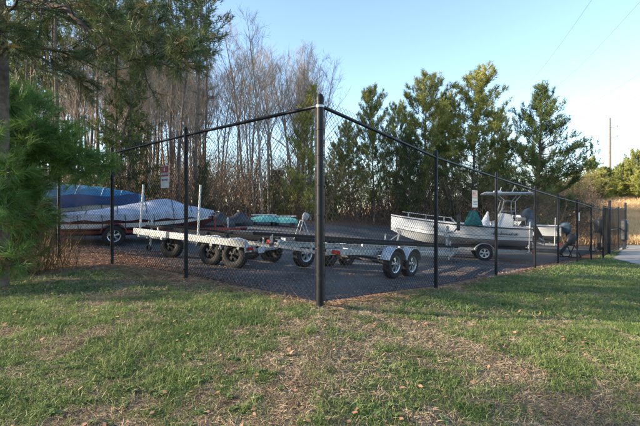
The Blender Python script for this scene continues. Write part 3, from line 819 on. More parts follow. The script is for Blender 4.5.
# --- grey covered runabout on a red trailer (left)
P0 = (-8.4, 13.1); P1 = (-4.1, 15.4); d3 = Vector((P1[0]-P0[0], P1[1]-P0[1])).normalized()
simple_boat('runabout under a pale grey cover with white and maroon hull on a red trailer', P0, P1, .24, 2.2, .72, M_maroon, M_greycover,
            ridge=[(0, .06), (.2, .16), (.42, .36), (.6, .52), (.68, .50), (.8, .26), (.93, .12), (1, .02)], stripe=M_gel, sheer=.1)
ax_ = Vector(P0)+d3*1.45
trailer('dark red trailer under the grey covered runabout', ax_.x, ax_.y, d3.x, d3.y, W=2.0, xr=-1.4, xf=2.4, xc=4.6, fz=.42, fh=.1, axles=(0,), r=.33, m=M_redpaint, bz=.05, group='boat trailers in the lot', inset=.3)
# --- boat under blue tarps behind it
P0 = (-12.5, 16.2); P1 = (-7.7, 17.6)
bt = simple_boat('large boat wrapped in bright blue tarps at the back of the lot', P0, P1, .62, 2.4, .75, M_gel, M_bluecover,
                 ridge=[(0, .55), (.2, .66), (.45, .6), (.65, .5), (.85, .28), (1, .05)], sheer=.12)
# navy lower tarp band on the near side
S = hull_sections(math.hypot(4.8, 1.4), 2.4, .75, .12); secs = []
for (x, wv, g, cw, cz, kz) in S[4:-1]:
    for s in (-1,):
        pass
for s in (1, -1):
    secs = [[(x, s*(wv+.075), g+.1+.05*math.sin(x*3)), (x, s*(wv+.10), g-.12), (x, s*(wv+.06), g-.34+.06*math.sin(x*2.3))] for (x, wv, g, cw, cz, kz) in S[3:-1]]
    vs, fs = loft(secs); mb = MB(); mb.add(vs, fs); q = mb.build('navy_tarp', M_navycover, bt, True)
dd = Vector((4.8, 1.4)).normalized(); ax_ = Vector(P0)+dd*1.8
trailer('galvanized trailer under the blue tarp covered boat', ax_.x, ax_.y, dd.x, dd.y, W=2.1, xr=-1.7, xf=2.8, xc=4.8, fz=.5, axles=(0,), r=.33, bz=.15, inset=.3)
# --- white covered small boat by the post at far left
P0 = (-9.6, 15.2); P1 = (-10.2, 12.0)
P0 = (-10.9, 15.0); P1 = (-9.25, 12.9)
simple_boat('small boat in a crumpled white cover behind the leftmost pine', P0, P1, .45, 1.7, .62, M_gel, M_whitecover, ridge=[(0, .3), (.3, .6), (.7, .55), (1, .1)], sheer=.1)
dd = Vector((P1[0]-P0[0], P1[1]-P0[1])).normalized(); ax_ = Vector(P0)+dd*.9
trailer('galvanized trailer under the small boat in the white cover', ax_.x, ax_.y, dd.x, dd.y, W=1.7, xr=-.8, xf=1.3, xc=2.6, fz=.38, axles=(0,), r=.28, bz=.05, inset=.3)
# --- two dark covered jet skis
def pwc(label, x, y, rz, m):
    t = thing('personal_watercraft', label, 'jet ski', (x, y, g1(x, y)), rz, 'covered jet skis')
    secs = []; L = 2.7
    for i in range(15):
        v = i/14; xx = -L/2+L*v; wv = .52*math.sin(math.pi*min(1, .18+v*.86))**.6*(1 if v < .75 else (1-(v-.75)/.25*.7))
        hz = .55+np.interp(v, [0, .2, .45, .62, .7, .85, 1], [.12, .3, .32, .68, .62, .25, .02])
        row = []
        for j in range(13):
            a = math.pi*j/12; row.append((xx, -math.cos(a)*wv, .42+(hz-.42)*math.sin(a)**.8))
        secs.append([(xx, -wv*.6, .2)]+row+[(xx, wv*.6, .2)])
    vs, fs = loft(secs); n = len(secs[0]); fs += [tuple(range(n)), tuple(range(15*n-1, 14*n-1, -1)), ]; mb = MB(); mb.add(vs, fs); mb.build('fitted_cover', m, t, True)
    mb = MB()
    for s in (-1, 1): mb.beam((-1.2, s*.3, .12), (1.2, s*.22, .12), .1, .1)
    for q in (-.8, .8): mb.beam((q, -.5, .04), (q, .5, .04), .1, .08)
    mb.build('cradle', M_galv, t)
    mb = MB(); mb.box((.3, 0, 1.24), (.06, .7, .05), None, .02); mb.build('handlebar', M_grey, t)
    return t
pwc('dark covered jet ski nearer the grey covered runabout', -4.95, 18.6, R(25), M_blackcover).scale = (.75, .75, .75)
pwc('dark covered jet ski on the right of the pair', -4.35, 20.2, R(25), M_blackcover).scale = (.75, .75, .75)
# --- teal upturned dinghies on the ground at the back
def dinghy(label, x, y, rz):
    t = thing('upturned_dinghy', label, 'dinghy', (x, y, g1(x, y)), rz, 'pale teal dinghies at the back of the lot')
    secs = []
    for i in range(13):
        v = i/12; xx = -.8+1.6*v; wv = .46*math.sin(math.pi*(.12+.78*v))**.5; row = []
        for j in range(11):
            a = math.pi*j/10; row.append((xx, -math.cos(a)*wv, .22+.36*math.sin(a)**.7*math.sin(math.pi*(.1+.8*v))**.4))
        secs.append(row)
    vs, fs = loft(secs); fs += [tuple(range(11)), tuple(range(13*11-1, 12*11-1, -1))]; mb = MB(); mb.add(vs, fs); mb.build('hull', M_tealp, t, True)
    mb = MB(); mb.tube([(-.75, 0, .62), (.75, 0, .62)], .03, 6); mb.build('keel', M_gel, t)
    mb = MB()
    for q in (-.5, .5): mb.box((q, 0, .11), (.1, .9, .22), None, .01)
    mb.build('support_block', M_drum, t)
dinghy('pale teal upturned dinghy on the left of the pair', -3.3, 23.6, R(15)); dinghy('pale teal upturned dinghy on the right of the pair', -2.15, 23.9, R(-10))
# --- grey outboard on a stand beside the corner post view
def motor_stand(label, x, y, rz, m, sc=1.0, h=.95, tilt=8):
    t = thing('outboard_motor_stand', label, 'outboard motor', (x, y, g1(x, y)), rz)
    outboard(t, 0, 0, h, m, tilt, sc)
    mb = MB()
    for s in (-1, 1):
        mb.tube([(.05, s*.22, h-.05), (.35, s*.26, .03)], .022, 7); mb.tube([(.05, s*.22, h-.05), (-.3, s*.26, .03)], .022, 7)
    mb.tube([(.05, -.24, h-.06), (.05, .24, h-.06)], .03, 7); mb.tube([(.35, -.26, .03), (-.3, -.26, .03)], .02, 7); mb.tube([(.35, .26, .03), (-.3, .26, .03)], .02, 7)
    mb.build('stand', M_galv if m is M_grey else M_black, t)
    return t
motor_stand('small grey outboard motor clamped on a stand seen left of the corner post', -.75, 17.6, R(200), M_grey, .6, .95, -25)
motor_stand('black covered outboard on a stand near the far fence end', 15.35, 22.1, R(80), M_blackcover, 1.25, 1.15, 0)
motor_stand('dark outboard leaning on a stand behind the skiff', 11.3, 18.1, R(10), M_blackcover, .85, .62, 40)
# gate operator cabinet
gx, gy = 17.9, 23.55
t = thing('gate_operator', 'tall black cabinet on a short post beside the gate', 'gate operator', (gx, gy, g1(gx, gy)), R(40))
mb = MB(); mb.box((0, 0, 1.15), (.5, .34, 1.25), None, .09); mb.build('cabinet', M_blackcover, t, True)
mb = MB(); mb.box((0, 0, .28), (.14, .14, .56), None, .01); mb.build('pedestal', M_black, t)
mb = MB(); mb.box((0, -.18, 1.3), (.3, .02, .5), None, .006); mb.build('door', M_black, t)
# ------------------------------------------------------------------ vegetation generators
def blades(P, D, Lh, Wd, rg, bend=.3, side=None):
    """thin 2-triangle blades: base P, dir D (unit), length, width"""
    n = len(P); rnd = rg.normal(size=(n, 3)); S = np.cross(D, rnd); S /= np.linalg.norm(S, axis=1)[:, None]+1e-9
    mid = P+D*(Lh*.55)[:, None]
    tip = P+D*Lh[:, None]+np.stack([rg.normal(0, bend, n)*Lh, rg.normal(0, bend, n)*Lh, -np.abs(rg.normal(0, bend*.6, n))*Lh], 1)
    h = (Wd/2)[:, None]*S
    V = np.stack([P-h, P+h, mid+h*.8, tip, mid-h*.8], 1).reshape(-1, 3)
    b = np.arange(n)[:, None]*5
    return V, np.concatenate([b+np.array([0, 1, 2]), b+np.array([0, 2, 4]), b+np.array([4, 2, 3])])
def needles(C, A, rg, per, ln, wd, spread=1.0):
    """C tuft centres (n,3), A axes (n,3); each needle is one long triangle"""
    n = len(C); c = np.repeat(C, per, 0); a = np.repeat(A, per, 0)
    d = rg.normal(size=(n*per, 3)); d /= np.linalg.norm(d, axis=1)[:, None]
    d = d*spread+a*.75; d /= np.linalg.norm(d, axis=1)[:, None]
    l = ln*rg.uniform(.7, 1.15, n*per)
    base = c+a*(rg.uniform(-.5, .45, n*per)*ln)[:, None]
    s = np.cross(d, rg.normal(size=(n*per, 3))); s /= np.linalg.norm(s, axis=1)[:, None]+1e-9
    w2 = wd/2
    tip = base+d*l[:, None]; tip[:, 2] -= .12*l
    V = np.stack([base-s*w2, base+s*w2, tip], 1).reshape(-1, 3)
    return V, np.arange(n*per*3).reshape(-1, 3)
class TB:
    """numpy tube collector for branches, low side count"""
    def __init__(s): s.V = []; s.F = []; s.n = 0
    def tube(s, pts, rs, k=4):
        pts = np.asarray(pts, float); m = len(pts)
        t = np.gradient(pts, axis=0); t /= np.linalg.norm(t, axis=1)[:, None]+1e-9
        ref = np.array([0, 0, 1.]) if abs(t[0, 2]) < .8 else np.array([1., 0, 0])
        u = np.cross(t, ref); u /= np.linalg.norm(u, axis=1)[:, None]+1e-9; v = np.cross(t, u)
        an = 2*np.pi*np.arange(k)/k; rs = np.asarray(rs, float)
        P = pts[:, None, :]+rs[:, None, None]*(np.cos(an)[None, :, None]*u[:, None, :]+np.sin(an)[None, :, None]*v[:, None, :])
        s.V.append(P.reshape(-1, 3)); i = np.arange(m-1)[:, None]*k+np.arange(k)[None, :]; j = np.arange(m-1)[:, None]*k+(np.arange(k)[None, :]+1) % k
        s.F.append(np.stack([i, j, j+k, i+k], -1).reshape(-1, 4)+s.n); s.n += m*k
    def mesh(s, name, smooth=True):
        return mesh_np(name, np.concatenate(s.V), np.concatenate(s.F), smooth)
def curve(p, d, L, rg, n=4, wig=.12, up=0):
    p = np.array(p, float); d = np.array(d, float); d /= np.linalg.norm(d); out = [p.copy()]
    for i in range(n):
        d = d+rg.normal(0, wig, 3)+np.array([0, 0, up/n]); d /= np.linalg.norm(d); p = p+d*L/n; out.append(p.copy())
    return np.array(out), d
def bare_tree(seed, H=15, r0=.13, kind=0):
    rg = np.random.default_rng(seed); T = TB(); W = TB()
    fork = rg.uniform(.3, .5)
    pts, d = curve((0, 0, -.3), (rg.normal(0, .03), rg.normal(0, .03), 1), H, rg, 12, .035, .1)
    tt = np.linspace(0, 1, 13); T.tube(pts, r0*(1-tt*.93), 7)
    nb = int(rg.integers(20, 28))
    for b in range(nb):
        f = fork+(1-fork)*(b/nb)**.8*.97; i = f*12; k = int(i); P = pts[k]+(pts[min(k+1, 12)]-pts[k])*(i-k)
        an = b*2.4+rg.normal(0, .4); el = rg.uniform(.75, 1.15)
        L = H*(1.03-f)*rg.uniform(.4, .62)+.5; r = r0*(1-f*.93)*.5
        dd = (math.cos(an)*math.cos(el), math.sin(an)*math.cos(el), math.sin(el))
        q, e = curve(P, dd, L, rg, 5, .12, .25); T.tube(q, np.linspace(r, r*.25, 6), 4)
        for c in range(int(3+L*1.0)):
            g = rg.uniform(.2, 1); kk = min(int(g*5), 4); Q = q[kk]+(q[kk+1]-q[kk])*(g*5-kk)
            d2 = (q[kk+1]-q[kk]); d2 = d2/np.linalg.norm(d2)+rg.normal(0, .55, 3)+np.array([0, 0, .35])
            L2 = L*.38*(1.2-g)+.35; q2, _ = curve(Q, d2, L2, rg, 3, .16, .2); W.tube(q2, np.linspace(max(r*.35, .010), .005, 4), 3)
            for e_ in range(4):
                g2 = rg.uniform(.2, 1); k2 = min(int(g2*3), 2); Q2 = q2[k2]+(q2[k2+1]-q2[k2])*(g2*3-k2)
                d3_ = (q2[k2+1]-q2[k2]); d3_ = d3_/np.linalg.norm(d3_)+rg.normal(0, .6, 3)+np.array([0, 0, .3])
                q3, _ = curve(Q2, d3_, L2*.6+.15, rg, 2, .15, .1); W.tube(q3, [.0065, .0055, .004], 3)
    return T.mesh('trunk'), W.mesh('crown')
def make_tree(name, cat, label, group, parts):
    t = thing(name, label, cat, group=group)
    for nm, me, m in parts: link(nm, me, m, t)
    return t
def pine(seed, H=14, r0=.16, crown0=.35, spread=3.0, per=16, ln=.26, wd=.03, dens=6.5, gap=.24, stubs=8, droop=0, shape=0):
    rg = np.random.default_rng(seed); T = TB()
    pts, d = curve((0, 0, -.3), (0, 0, 1), H, rg, 12, .02, .1); tt = np.linspace(0, 1, 13)
    T.tube(pts, r0*(1-tt*.94), 8); C = []; A = []
    nb = int((1-crown0)*H*dens)
    for b in range(nb):
        f = crown0+(1-crown0)*(b+rg.random())/nb; f = min(f, .985); i = f*12; k = min(int(i), 11); P = pts[k]+(pts[k+1]-pts[k])*(i-k)
        v = (f-crown0)/(1-crown0)
        an = b*2.39996+rg.normal(0, .5); el = -.12-droop+.85*v+rg.normal(0, .15)
        if shape == 0: L = spread*(math.sqrt(max(.03, 1-(max(0, v-.28)/.75)**2)))*rg.uniform(.5, 1.15)*(.45+.55*min(1, v*3.5))
        else: L = spread*(1.06-v)**.85*rg.uniform(.55, 1.12)
        dd = np.array((math.cos(an)*math.cos(el), math.sin(an)*math.cos(el), math.sin(el)))
        q, e = curve(P, dd, L, rg, 5, .09, .45); T.tube(q, np.linspace(r0*.24*(1-v*.6), .012, 6), 4)
        nsub = max(3, int(L/gap))
        for c in range(nsub):
            g = .22+.78*(c+rg.random())/nsub; g = min(g, .999); kk = min(int(g*5), 4); Q = q[kk]+(q[kk+1]-q[kk])*(g*5-kk)
            d2 = (q[kk+1]-q[kk]); d2 = d2/np.linalg.norm(d2)+rg.normal(0, .75, 3)+np.array([0, 0, .2]); d2 /= np.linalg.norm(d2)
            L2 = rg.uniform(.3, 1.0)*(.32+.22*L*(1.15-g)); q2, e2 = curve(Q, d2, L2, rg, 2, .15, .5); T.tube(q2, [.012, .009, .006], 3)
            e2 = e2+np.array([0, 0, .9]); e2 /= np.linalg.norm(e2)
            C.append(q2[2]); A.append(e2)
            C.append(q2[1]+rg.normal(0, .08, 3)); A.append(e2)
            if rg.random() < .6: C.append(Q+rg.normal(0, .12, 3)+(q2[2]-Q)*.2); A.append(e2)
    for b in range(stubs):
        f = rg.uniform(.02, max(.03, crown0)); P = pts[int(f*12)]; an = rg.uniform(0, 6.283); q, _ = curve(P, (math.cos(an), math.sin(an), .05), rg.uniform(.4, 1.6), rg, 3, .15, -.1); T.tube(q, [.02, .015, .01, .006], 3)
    C.append(pts[-1]); A.append(np.array([0, 0, 1.])); C = np.array(C); A = np.array(A)
    V, F = needles(C, A, rg, per, ln, wd, .72)
    return T.mesh('trunk'), mesh_np('crown', V, F)
def scatter_copies(protos, spots, labels=None):
    used = set()
    for i, (k, x, y, s, rz) in enumerate(spots):
        p = protos[k]
        if k in used: o = copy_tree(p)
        else: o = p; used.add(k)
        o.location = (x, y, g1(x, y)-.05); o.rotation_euler = (0, 0, rz); o.scale = (s[0], s[0], s[1])
        if labels: o['label'] = labels[i]
def free(x, y, mgn=0):
    a, b = ab(x, y)
    return not (-3-mgn < a < 28+mgn and -1 < b < 18.3+mgn)
# tall woodland pines, mostly bare stems, left part and beyond
tall = []
for k in range(6):
    tr, cr = pine(100+k, H=18+k*.6, r0=.12+.01*k, crown0=.66, spread=2.4, per=11, ln=.32, wd=.04, dens=4.5, gap=.36, stubs=22)
    tall.append(make_tree('woodland_pine', 'tree', 'tall slender woodland pine with a bare stem in the left woods', 'tall woodland pines', [('trunk', tr, M_bark), ('crown', cr, M_needle)]))
rg = np.random.default_rng(21); spots = []
def ray(px, Z): return (px-320)*Z/400, Z
tries = 0
while len(spots) < 130 and tries < 4000:
    tries += 1
    px = rg.uniform(-60, 205); Z = rg.uniform(24, 66)
    x, y = ray(px, Z)
    if free(x, y, .5) and all((x-s[1])**2+(y-s[2])**2 > 1.3 for s in spots): spots.append((int(rg.integers(6)), x, y, (rg.uniform(.75, 1.1), rg.uniform(.85, 1.1)), rg.uniform(0, 6.28)))
scatter_copies(tall, spots)
# woods continue to the left of the view: they shade the lot
n0 = 0; sp2 = []
while n0 < 60:
    x = rg.uniform(-75, -11); y = rg.uniform(-48, 28)
    if x > -.85*y-2 and y > 0: continue
    if x > -14 and y > -4: continue
    sp2.append((int(rg.integers(6)), x, y, (rg.uniform(1.1, 1.6), rg.uniform(.75, 1.0)), rg.uniform(0, 6.28))); n0 += 1
for (k, x, y, s, rz) in sp2:
    o = copy_tree(tall[k]); o.location = (x, y, g1(x, y)-.05); o.rotation_euler = (0, 0, rz); o.scale = (s[0], s[0], s[1])
# lower, denser pines under them, added out of view to block low sun
tr, cr = pine(131, H=11, r0=.15, crown0=.12, spread=2.8, per=12, ln=.34, wd=.05, dens=6, gap=.3, stubs=2)
dense = make_tree('shade_pine', 'tree', 'dense green pine added out of view to shade the lawn', 'unseen shade pines left of the lawn', [('trunk', tr, M_bark), ('crown', cr, M_needle)])
n0 = 0
while n0 < 20:
    x = rg.uniform(-46, -11); y = rg.uniform(-36, 12)
    if x > -.85*y-3.5 and y > -3: continue
    if x > -15 and y > -6: continue
    o = dense if n0 == 0 else copy_tree(dense)
    o.location = (x, y, g1(x, y)-.05); o.rotation_euler = (0, 0, rg.uniform(0, 6.28)); q = rg.uniform(.9, 1.35); o.scale = (q, q, q); n0 += 1
# bare hardwoods
bare = []
for k in range(8):
    tr, cr = bare_tree(300+k, H=13+.5*k, r0=.10+.008*k)
    bare.append(make_tree('bare_tree', 'tree', 'leafless grey brown hardwood in the woods behind the lot', 'leafless trees behind the lot', [('trunk', tr, M_barkg), ('crown', cr, M_twig)]))
spots = []; tries = 0
while len(spots) < 80 and tries < 5000:
    tries += 1
    px = rg.uniform(110, 316) if rg.random() < .66 else rg.uniform(-20, 560); Z = rg.uniform(24, 58)
    x, y = ray(px, Z)
    if not free(x, y, .6): continue
    hs = rg.uniform(.8, 1.05)*(Z/34)**.7 if px < 325 else rg.uniform(.45, .68)
    hs = min(hs, 1.45)
    spots.append((int(rg.integers(8)), x, y, (hs*rg.uniform(.8, 1.05), hs), rg.uniform(0, 6.28)))
scatter_copies(bare, spots)
# pines behind the lot, each its own place
mids = []
for k in range(4):
    tr, cr = pine(500+k, H=14, r0=.17, crown0=.18, spread=3.75, per=17, ln=.38, wd=.038, dens=8.2, gap=.25, stubs=10)
    mids.append((tr, cr))
def mid_pine(k, px, top_y, Z, wsc, label, m=M_needlesun, zs=None, rz=0):
    x, y = ray(px, Z); z0 = g1(x, y); top = 1.5+(213-top_y-6)*Z/400; H = (top-z0)
    t = make_tree('pine_tree', 'tree', label, 'pines behind the lot', [('trunk', mids[k][0], None), ('crown', mids[k][1], None)])
    for c in t.children:
        if not c.data.materials: c.data.materials.append(M_bark)
        c.material_slots[0].link = 'OBJECT'; c.material_slots[0].material = M_bark if c.name.startswith('trunk') else m
    s = H/14; t.location = (x, y, z0-.05); t.scale = (s*wsc, s*wsc, s); t.rotation_euler = (0, 0, rz)
    return t
mid_pine(0, 374, 84, 37, .8, 'slim golden green pine, first pine right of the corner post', M_needlesun, rz=1)
mid_pine(1, 397, 100, 41, .75, 'short golden pine between two taller pines', M_needlesun, rz=2)
mid_pine(2, 424, 74, 37, 1.05, 'broad sunlit golden pine left of the tallest pine', M_needlesun, rz=.5)
mid_pine(3, 447, 92, 42, .9, 'darker pine partly hidden behind the tallest pines', M_needlesun, rz=3)
mid_pine(0, 472, 68, 36.5, 1.12, 'tallest dense green pine above the salmon sign', M_needlesun, rz=4)
mid_pine(2, 350, 118, 44, .9, 'low bushy pine just right of the corner post', M_needlesun, rz=5)
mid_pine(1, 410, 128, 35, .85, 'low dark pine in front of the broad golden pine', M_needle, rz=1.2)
mid_pine(3, 495, 108, 44, .9, 'distant pine left of the wide dark pine', M_needlesun, rz=.2)
mid_pine(1, 336, 138, 37, .9, 'small pine beside the fence corner', M_needlesun, rz=2.2)
# wide dark pine with long limbs reaching right
tr, cr = pine(611, H=12.5, r0=.22, crown0=.12, spread=6.0, per=14, ln=.38, wd=.036, dens=9.5, gap=.22, stubs=4, shape=1)
x, y = ray(536, 34)
t = make_tree('wide_pine', 'tree', 'x', None, [('trunk', tr, M_barkd), ('crown', cr, M_needle)])
tag(t, 'wide dark green pine with long limbs reaching right above the console boat', 'tree', 'pines behind the lot')
t.location = (x, y, g1(x, y)-.1); H = (1.5+(213-84)*34/400)-g1(x, y); t.scale = (1, 1, H/12.5)
# golden young pine left of corner post, small cedar
tr, cr = pine(620, H=9, r0=.11, crown0=.08, spread=2.7, per=14, ln=.3, wd=.035, dens=9, gap=.2, stubs=2, shape=1)
x, y = ray(303, 31); t = make_tree('young_pine', 'tree', 'narrow golden green young pine just left of the corner post', 'pines behind the lot', [('trunk', tr, M_bark), ('crown', cr, M_needlesun)])
t.location = (x, y, g1(x, y)-.1); t.scale = (1, 1, ((1.5+(213-80)*31/400)-g1(x, y))/9)
t2 = copy_tree(t); x, y = ray(202, 25); t2.location = (x, y, g1(x, y)); t2.scale = (.36, .36, .42); t2['label'] = 'small dark cedar like pine right of the red and white sign'
t2.name = 'small_cedar'
for c in t2.children:
    if c.name.startswith('crown'): c.material_slots[0].link = 'OBJECT'; c.material_slots[0].material = M_needle
t3 = copy_tree(t); x, y = ray(120, 24); t3.location = (x, y, g1(x, y)); t3.scale = (1.2, 1.2, 1.1); t3['label'] = 'green midstory pine among the left trunks above the blue tarp boat'; t3.location.z += 0
t3.name = 'midstory_pine'
for c in t3.children:
    if c.name.startswith('crown'): c.material_slots[0].link = 'OBJECT'; c.material_slots[0].material = M_needle
rg = np.random.default_rng(55)
for k in range(26):
    px = rg.uniform(20, 540); Z = rg.uniform(25, 44); x, y = ray(px, Z)
    if not free(x, y, .3): continue
    o = copy_tree(t3); o.name = 'evergreen_sapling'; q = rg.uniform(.22, .5); o.location = (x, y, g1(x, y)-.05); o.scale = (q*1.2, q*1.2, q); o.rotation_euler = (0, 0, rg.uniform(0, 6))
    o['label'] = 'small dark evergreen sapling standing in the brown thicket'; o['group'] = 'evergreen saplings in the thicket'
# young pines and shrubs along the right hill
hillp = []
for k in range(3):
    tr, cr = pine(700+k, H=5, r0=.09, crown0=.03, spread=2.1, per=13, ln=.32, wd=.05, dens=14, gap=.24, stubs=0, shape=0)
    hillp.append(make_tree('hill_pine', 'tree', 'sunlit yellow green young pine on the right hillside', 'young pines on the hillside', [('trunk', tr, M_bark), ('crown', cr, M_shrub)]))
spots = []
for px, ty, Z in ((573, 172, 62), (584, 176, 60), (592, 160, 66), (598, 172, 62), (606, 168, 68), (613, 170, 66), (621, 165, 62), (629, 160, 66), (637, 152, 62), (645, 150, 66), (655, 148, 64), (668, 146, 66), (567, 184, 58), (640, 168, 58), (580, 186, 56), (618, 176, 60), (632, 172, 70), (548, 176, 64), (557, 180, 60), (685, 150, 60), (602, 180, 57), (650, 170, 60)):
    x, y = ray(px, Z); H = 1.5+(213-ty)*Z/400-g1(x, y); spots.append((int(rg.integers(3)), x, y, (rg.uniform(.8, 1.15), max(.5, H/5)), rg.uniform(0, 6)))
scatter_copies(hillp, spots)
# undergrowth thicket behind the lot (a brown mass nobody could count)
def thicket():
    rg = np.random.default_rng(40); W = TB(); LV = []; N = 0; tries = 0; Lc = []
    while N < 4600 and tries < 40000:
        tries += 1
        px = rg.uniform(-60, 600); Z = 19+rg.random()**.9*44; x, y = ray(px, Z)
        if not free(x, y, .2): continue
        N += 1
        z = g1(x, y); h = rg.uniform(1.5, 6.0)*(1.0 if 130 < px < 520 else .7)*(Z/34)**.8
        if px > 500: h *= .8
        q, e = curve((x, y, z), (rg.normal(0, .28), rg.normal(0, .28), 1), h, rg, 4, .15); W.tube(q, np.linspace(.02, .006, 5)*(1+h*.1), 3)
        for b in range(7):
            f = rg.uniform(.15, 1); k = min(int(f*4), 3); P = q[k]+(q[k+1]-q[k])*(f*4-k)
            q2, _ = curve(P, rg.normal(0, 1, 3)*np.array([1, 1, .4])+np.array([0, 0, .9]), h*rg.uniform(.12, .35), rg, 2, .2, .2); W.tube(q2, [.009, .008, .006], 3)
            if N % 3 != 0:
                for _ in range(5): Lc.append(q2[rg.integers(3)]+rg.normal(0, .12, 3))
    o = link('thicket', W.mesh('thicket'), M_under); tag(o, 'brown leafless thicket of saplings and brush behind the lot', 'undergrowth', kind='stuff')
    C = np.array(Lc); n = len(C); s = rg.uniform(.04, .09, n)[:, None]; u = rg.normal(size=(n, 3)); u /= np.linalg.norm(u, axis=1)[:, None]; v = np.cross(u, rg.normal(size=(n, 3))); v /= np.linalg.norm(v, axis=1)[:, None]
    V = np.stack([C-u*s, C+v*s*.6, C+u*s, C-v*s*.6], 1).reshape(-1, 3)
    o = link('dry_leaves', mesh_np('dry_leaves', V, np.arange(n*4).reshape(-1, 4)), M_leaf); tag(o, 'dry tan leaves clinging to the thicket behind the lot', 'leaves', kind='stuff')
thicket()
# ------------------------------------------------------------------ near pines on the left
def limb(T, C, A, start, pts, r, rg, ntw, twl, tufts=4, first=.25, spreadz=.3):
    P = np.array([start]+pts, float)
    # resample
    t_ = np.linspace(0, len(P)-1, 12); Q = np.stack([np.interp(t_, range(len(P)), P[:, i]) for i in range(3)], 1)
    Q[1:-1] += rg.normal(0, .03, (10, 3)); T.tube(Q, np.linspace(r, r*.18, 12), 6)
    for c in range(ntw):
        g = first+(1-first)*rg.random(); i = min(int(g*11), 10); S0 = Q[i]+(Q[i+1]-Q[i])*(g*11-i)
        d = (Q[i+1]-Q[i]); d = d/np.linalg.norm(d)*.8+rg.normal(0, .75, 3)*np.array([1, 1, spreadz+.3]); d /= np.linalg.norm(d)
        q, e = curve(S0, d, twl*rg.uniform(.4, 1.1), rg, 4, .14, .25); T.tube(q, np.linspace(r*.22, .004, 5), 4)
        for k in range(tufts):
            gg = 1-k/(tufts+.5)*.8; j = min(int(gg*4), 3); pp = q[j]+(q[j+1]-q[j])*(gg*4-j)
            if k: 
                q3, e3 = curve(pp, e+rg.normal(0, .7, 3), rg.uniform(.06, .2), rg, 2, .1, .2); T.tube(q3, [.005, .004, .003], 3); C.append(q3[-1]); A.append(e3)
            else: C.append(q[-1]); A.append(e)
def near_pine_a():
    rg = np.random.default_rng(77); T = TB(); C = []; A = []
    bx, by = -4.78, 5.95; z0 = g1(bx, by)
    tp = np.array([[bx, by, z0-.2], [bx+.03, by, 2], [bx, by+.05, 4], [bx-.05, by, 6], [bx-.1, by+.1, 8.5]])
    tq = np.linspace(0, 4, 17); Q = np.stack([np.interp(tq, range(5), tp[:, i]) for i in range(3)], 1); TT = TB(); TT.tube(Q, np.linspace(.13, .05, 17), 14)
    # the two long limbs that cross the top of the picture
    limb(T, C, A, (bx, by, 4.75), [(-3.6, 5.3, 4.35), (-2.9, 5.1, 3.85), (-2.25, 5.0, 3.42), (-1.65, 4.95, 3.45)], .05, rg, 40, .55, 5, .35)
    limb(T, C, A, (bx, by, 5.3), [(-3.5, 5.3, 4.95), (-2.4, 5.1, 4.35), (-1.5, 5.0, 4.12)], .04, rg, 17, .5, 5, .45)
    limb(T, C, A, (bx, by, 4.9), [(-3.6, 5.6, 4.5), (-2.8, 5.6, 4.2), (-2.0, 5.5, 3.75)], .035, rg, 26, .6, 5, .3)
    for k in range(20):
        z = rg.uniform(3.75, 6.6); an = rg.uniform(-1.9, .9); L = rg.uniform(1.0, 2.3); dz = rg.uniform(-.5, .25)
        e = np.array((bx+math.cos(an)*L, by+math.sin(an)*L*.8, z+dz)); m_ = (np.array((bx, by, z))+e)/2+np.array((0, 0, .12))
        limb(T, C, A, (bx, by, z), [m_, e], .032, rg, 11, .5, 4, .35)
    t = thing('near_pine', 'big pine at the left edge with long needled limbs across the top', 'tree', (bx, by, z0))
    off = np.array((bx, by, z0))
    for tb, nm, m in ((TT, 'trunk', M_bark), (T, 'limbs', M_barkd)):
        for v in tb.V: v -= off
        link(nm, tb.mesh(nm), m, t)
    C = np.array(C)-off; A = np.array(A); sel = rg.random(len(C)) < .12
    V, F = needles(C[~sel], A[~sel], rg, 46, .16, .0056, .78); link('crown', mesh_np('crown', V, F), M_needlen, t)
    V, F = needles(C[sel], A[sel], rg, 45, .15, .0042, .9); link('dead_needles', mesh_np('dead_needles', V, F), M_needled, t)
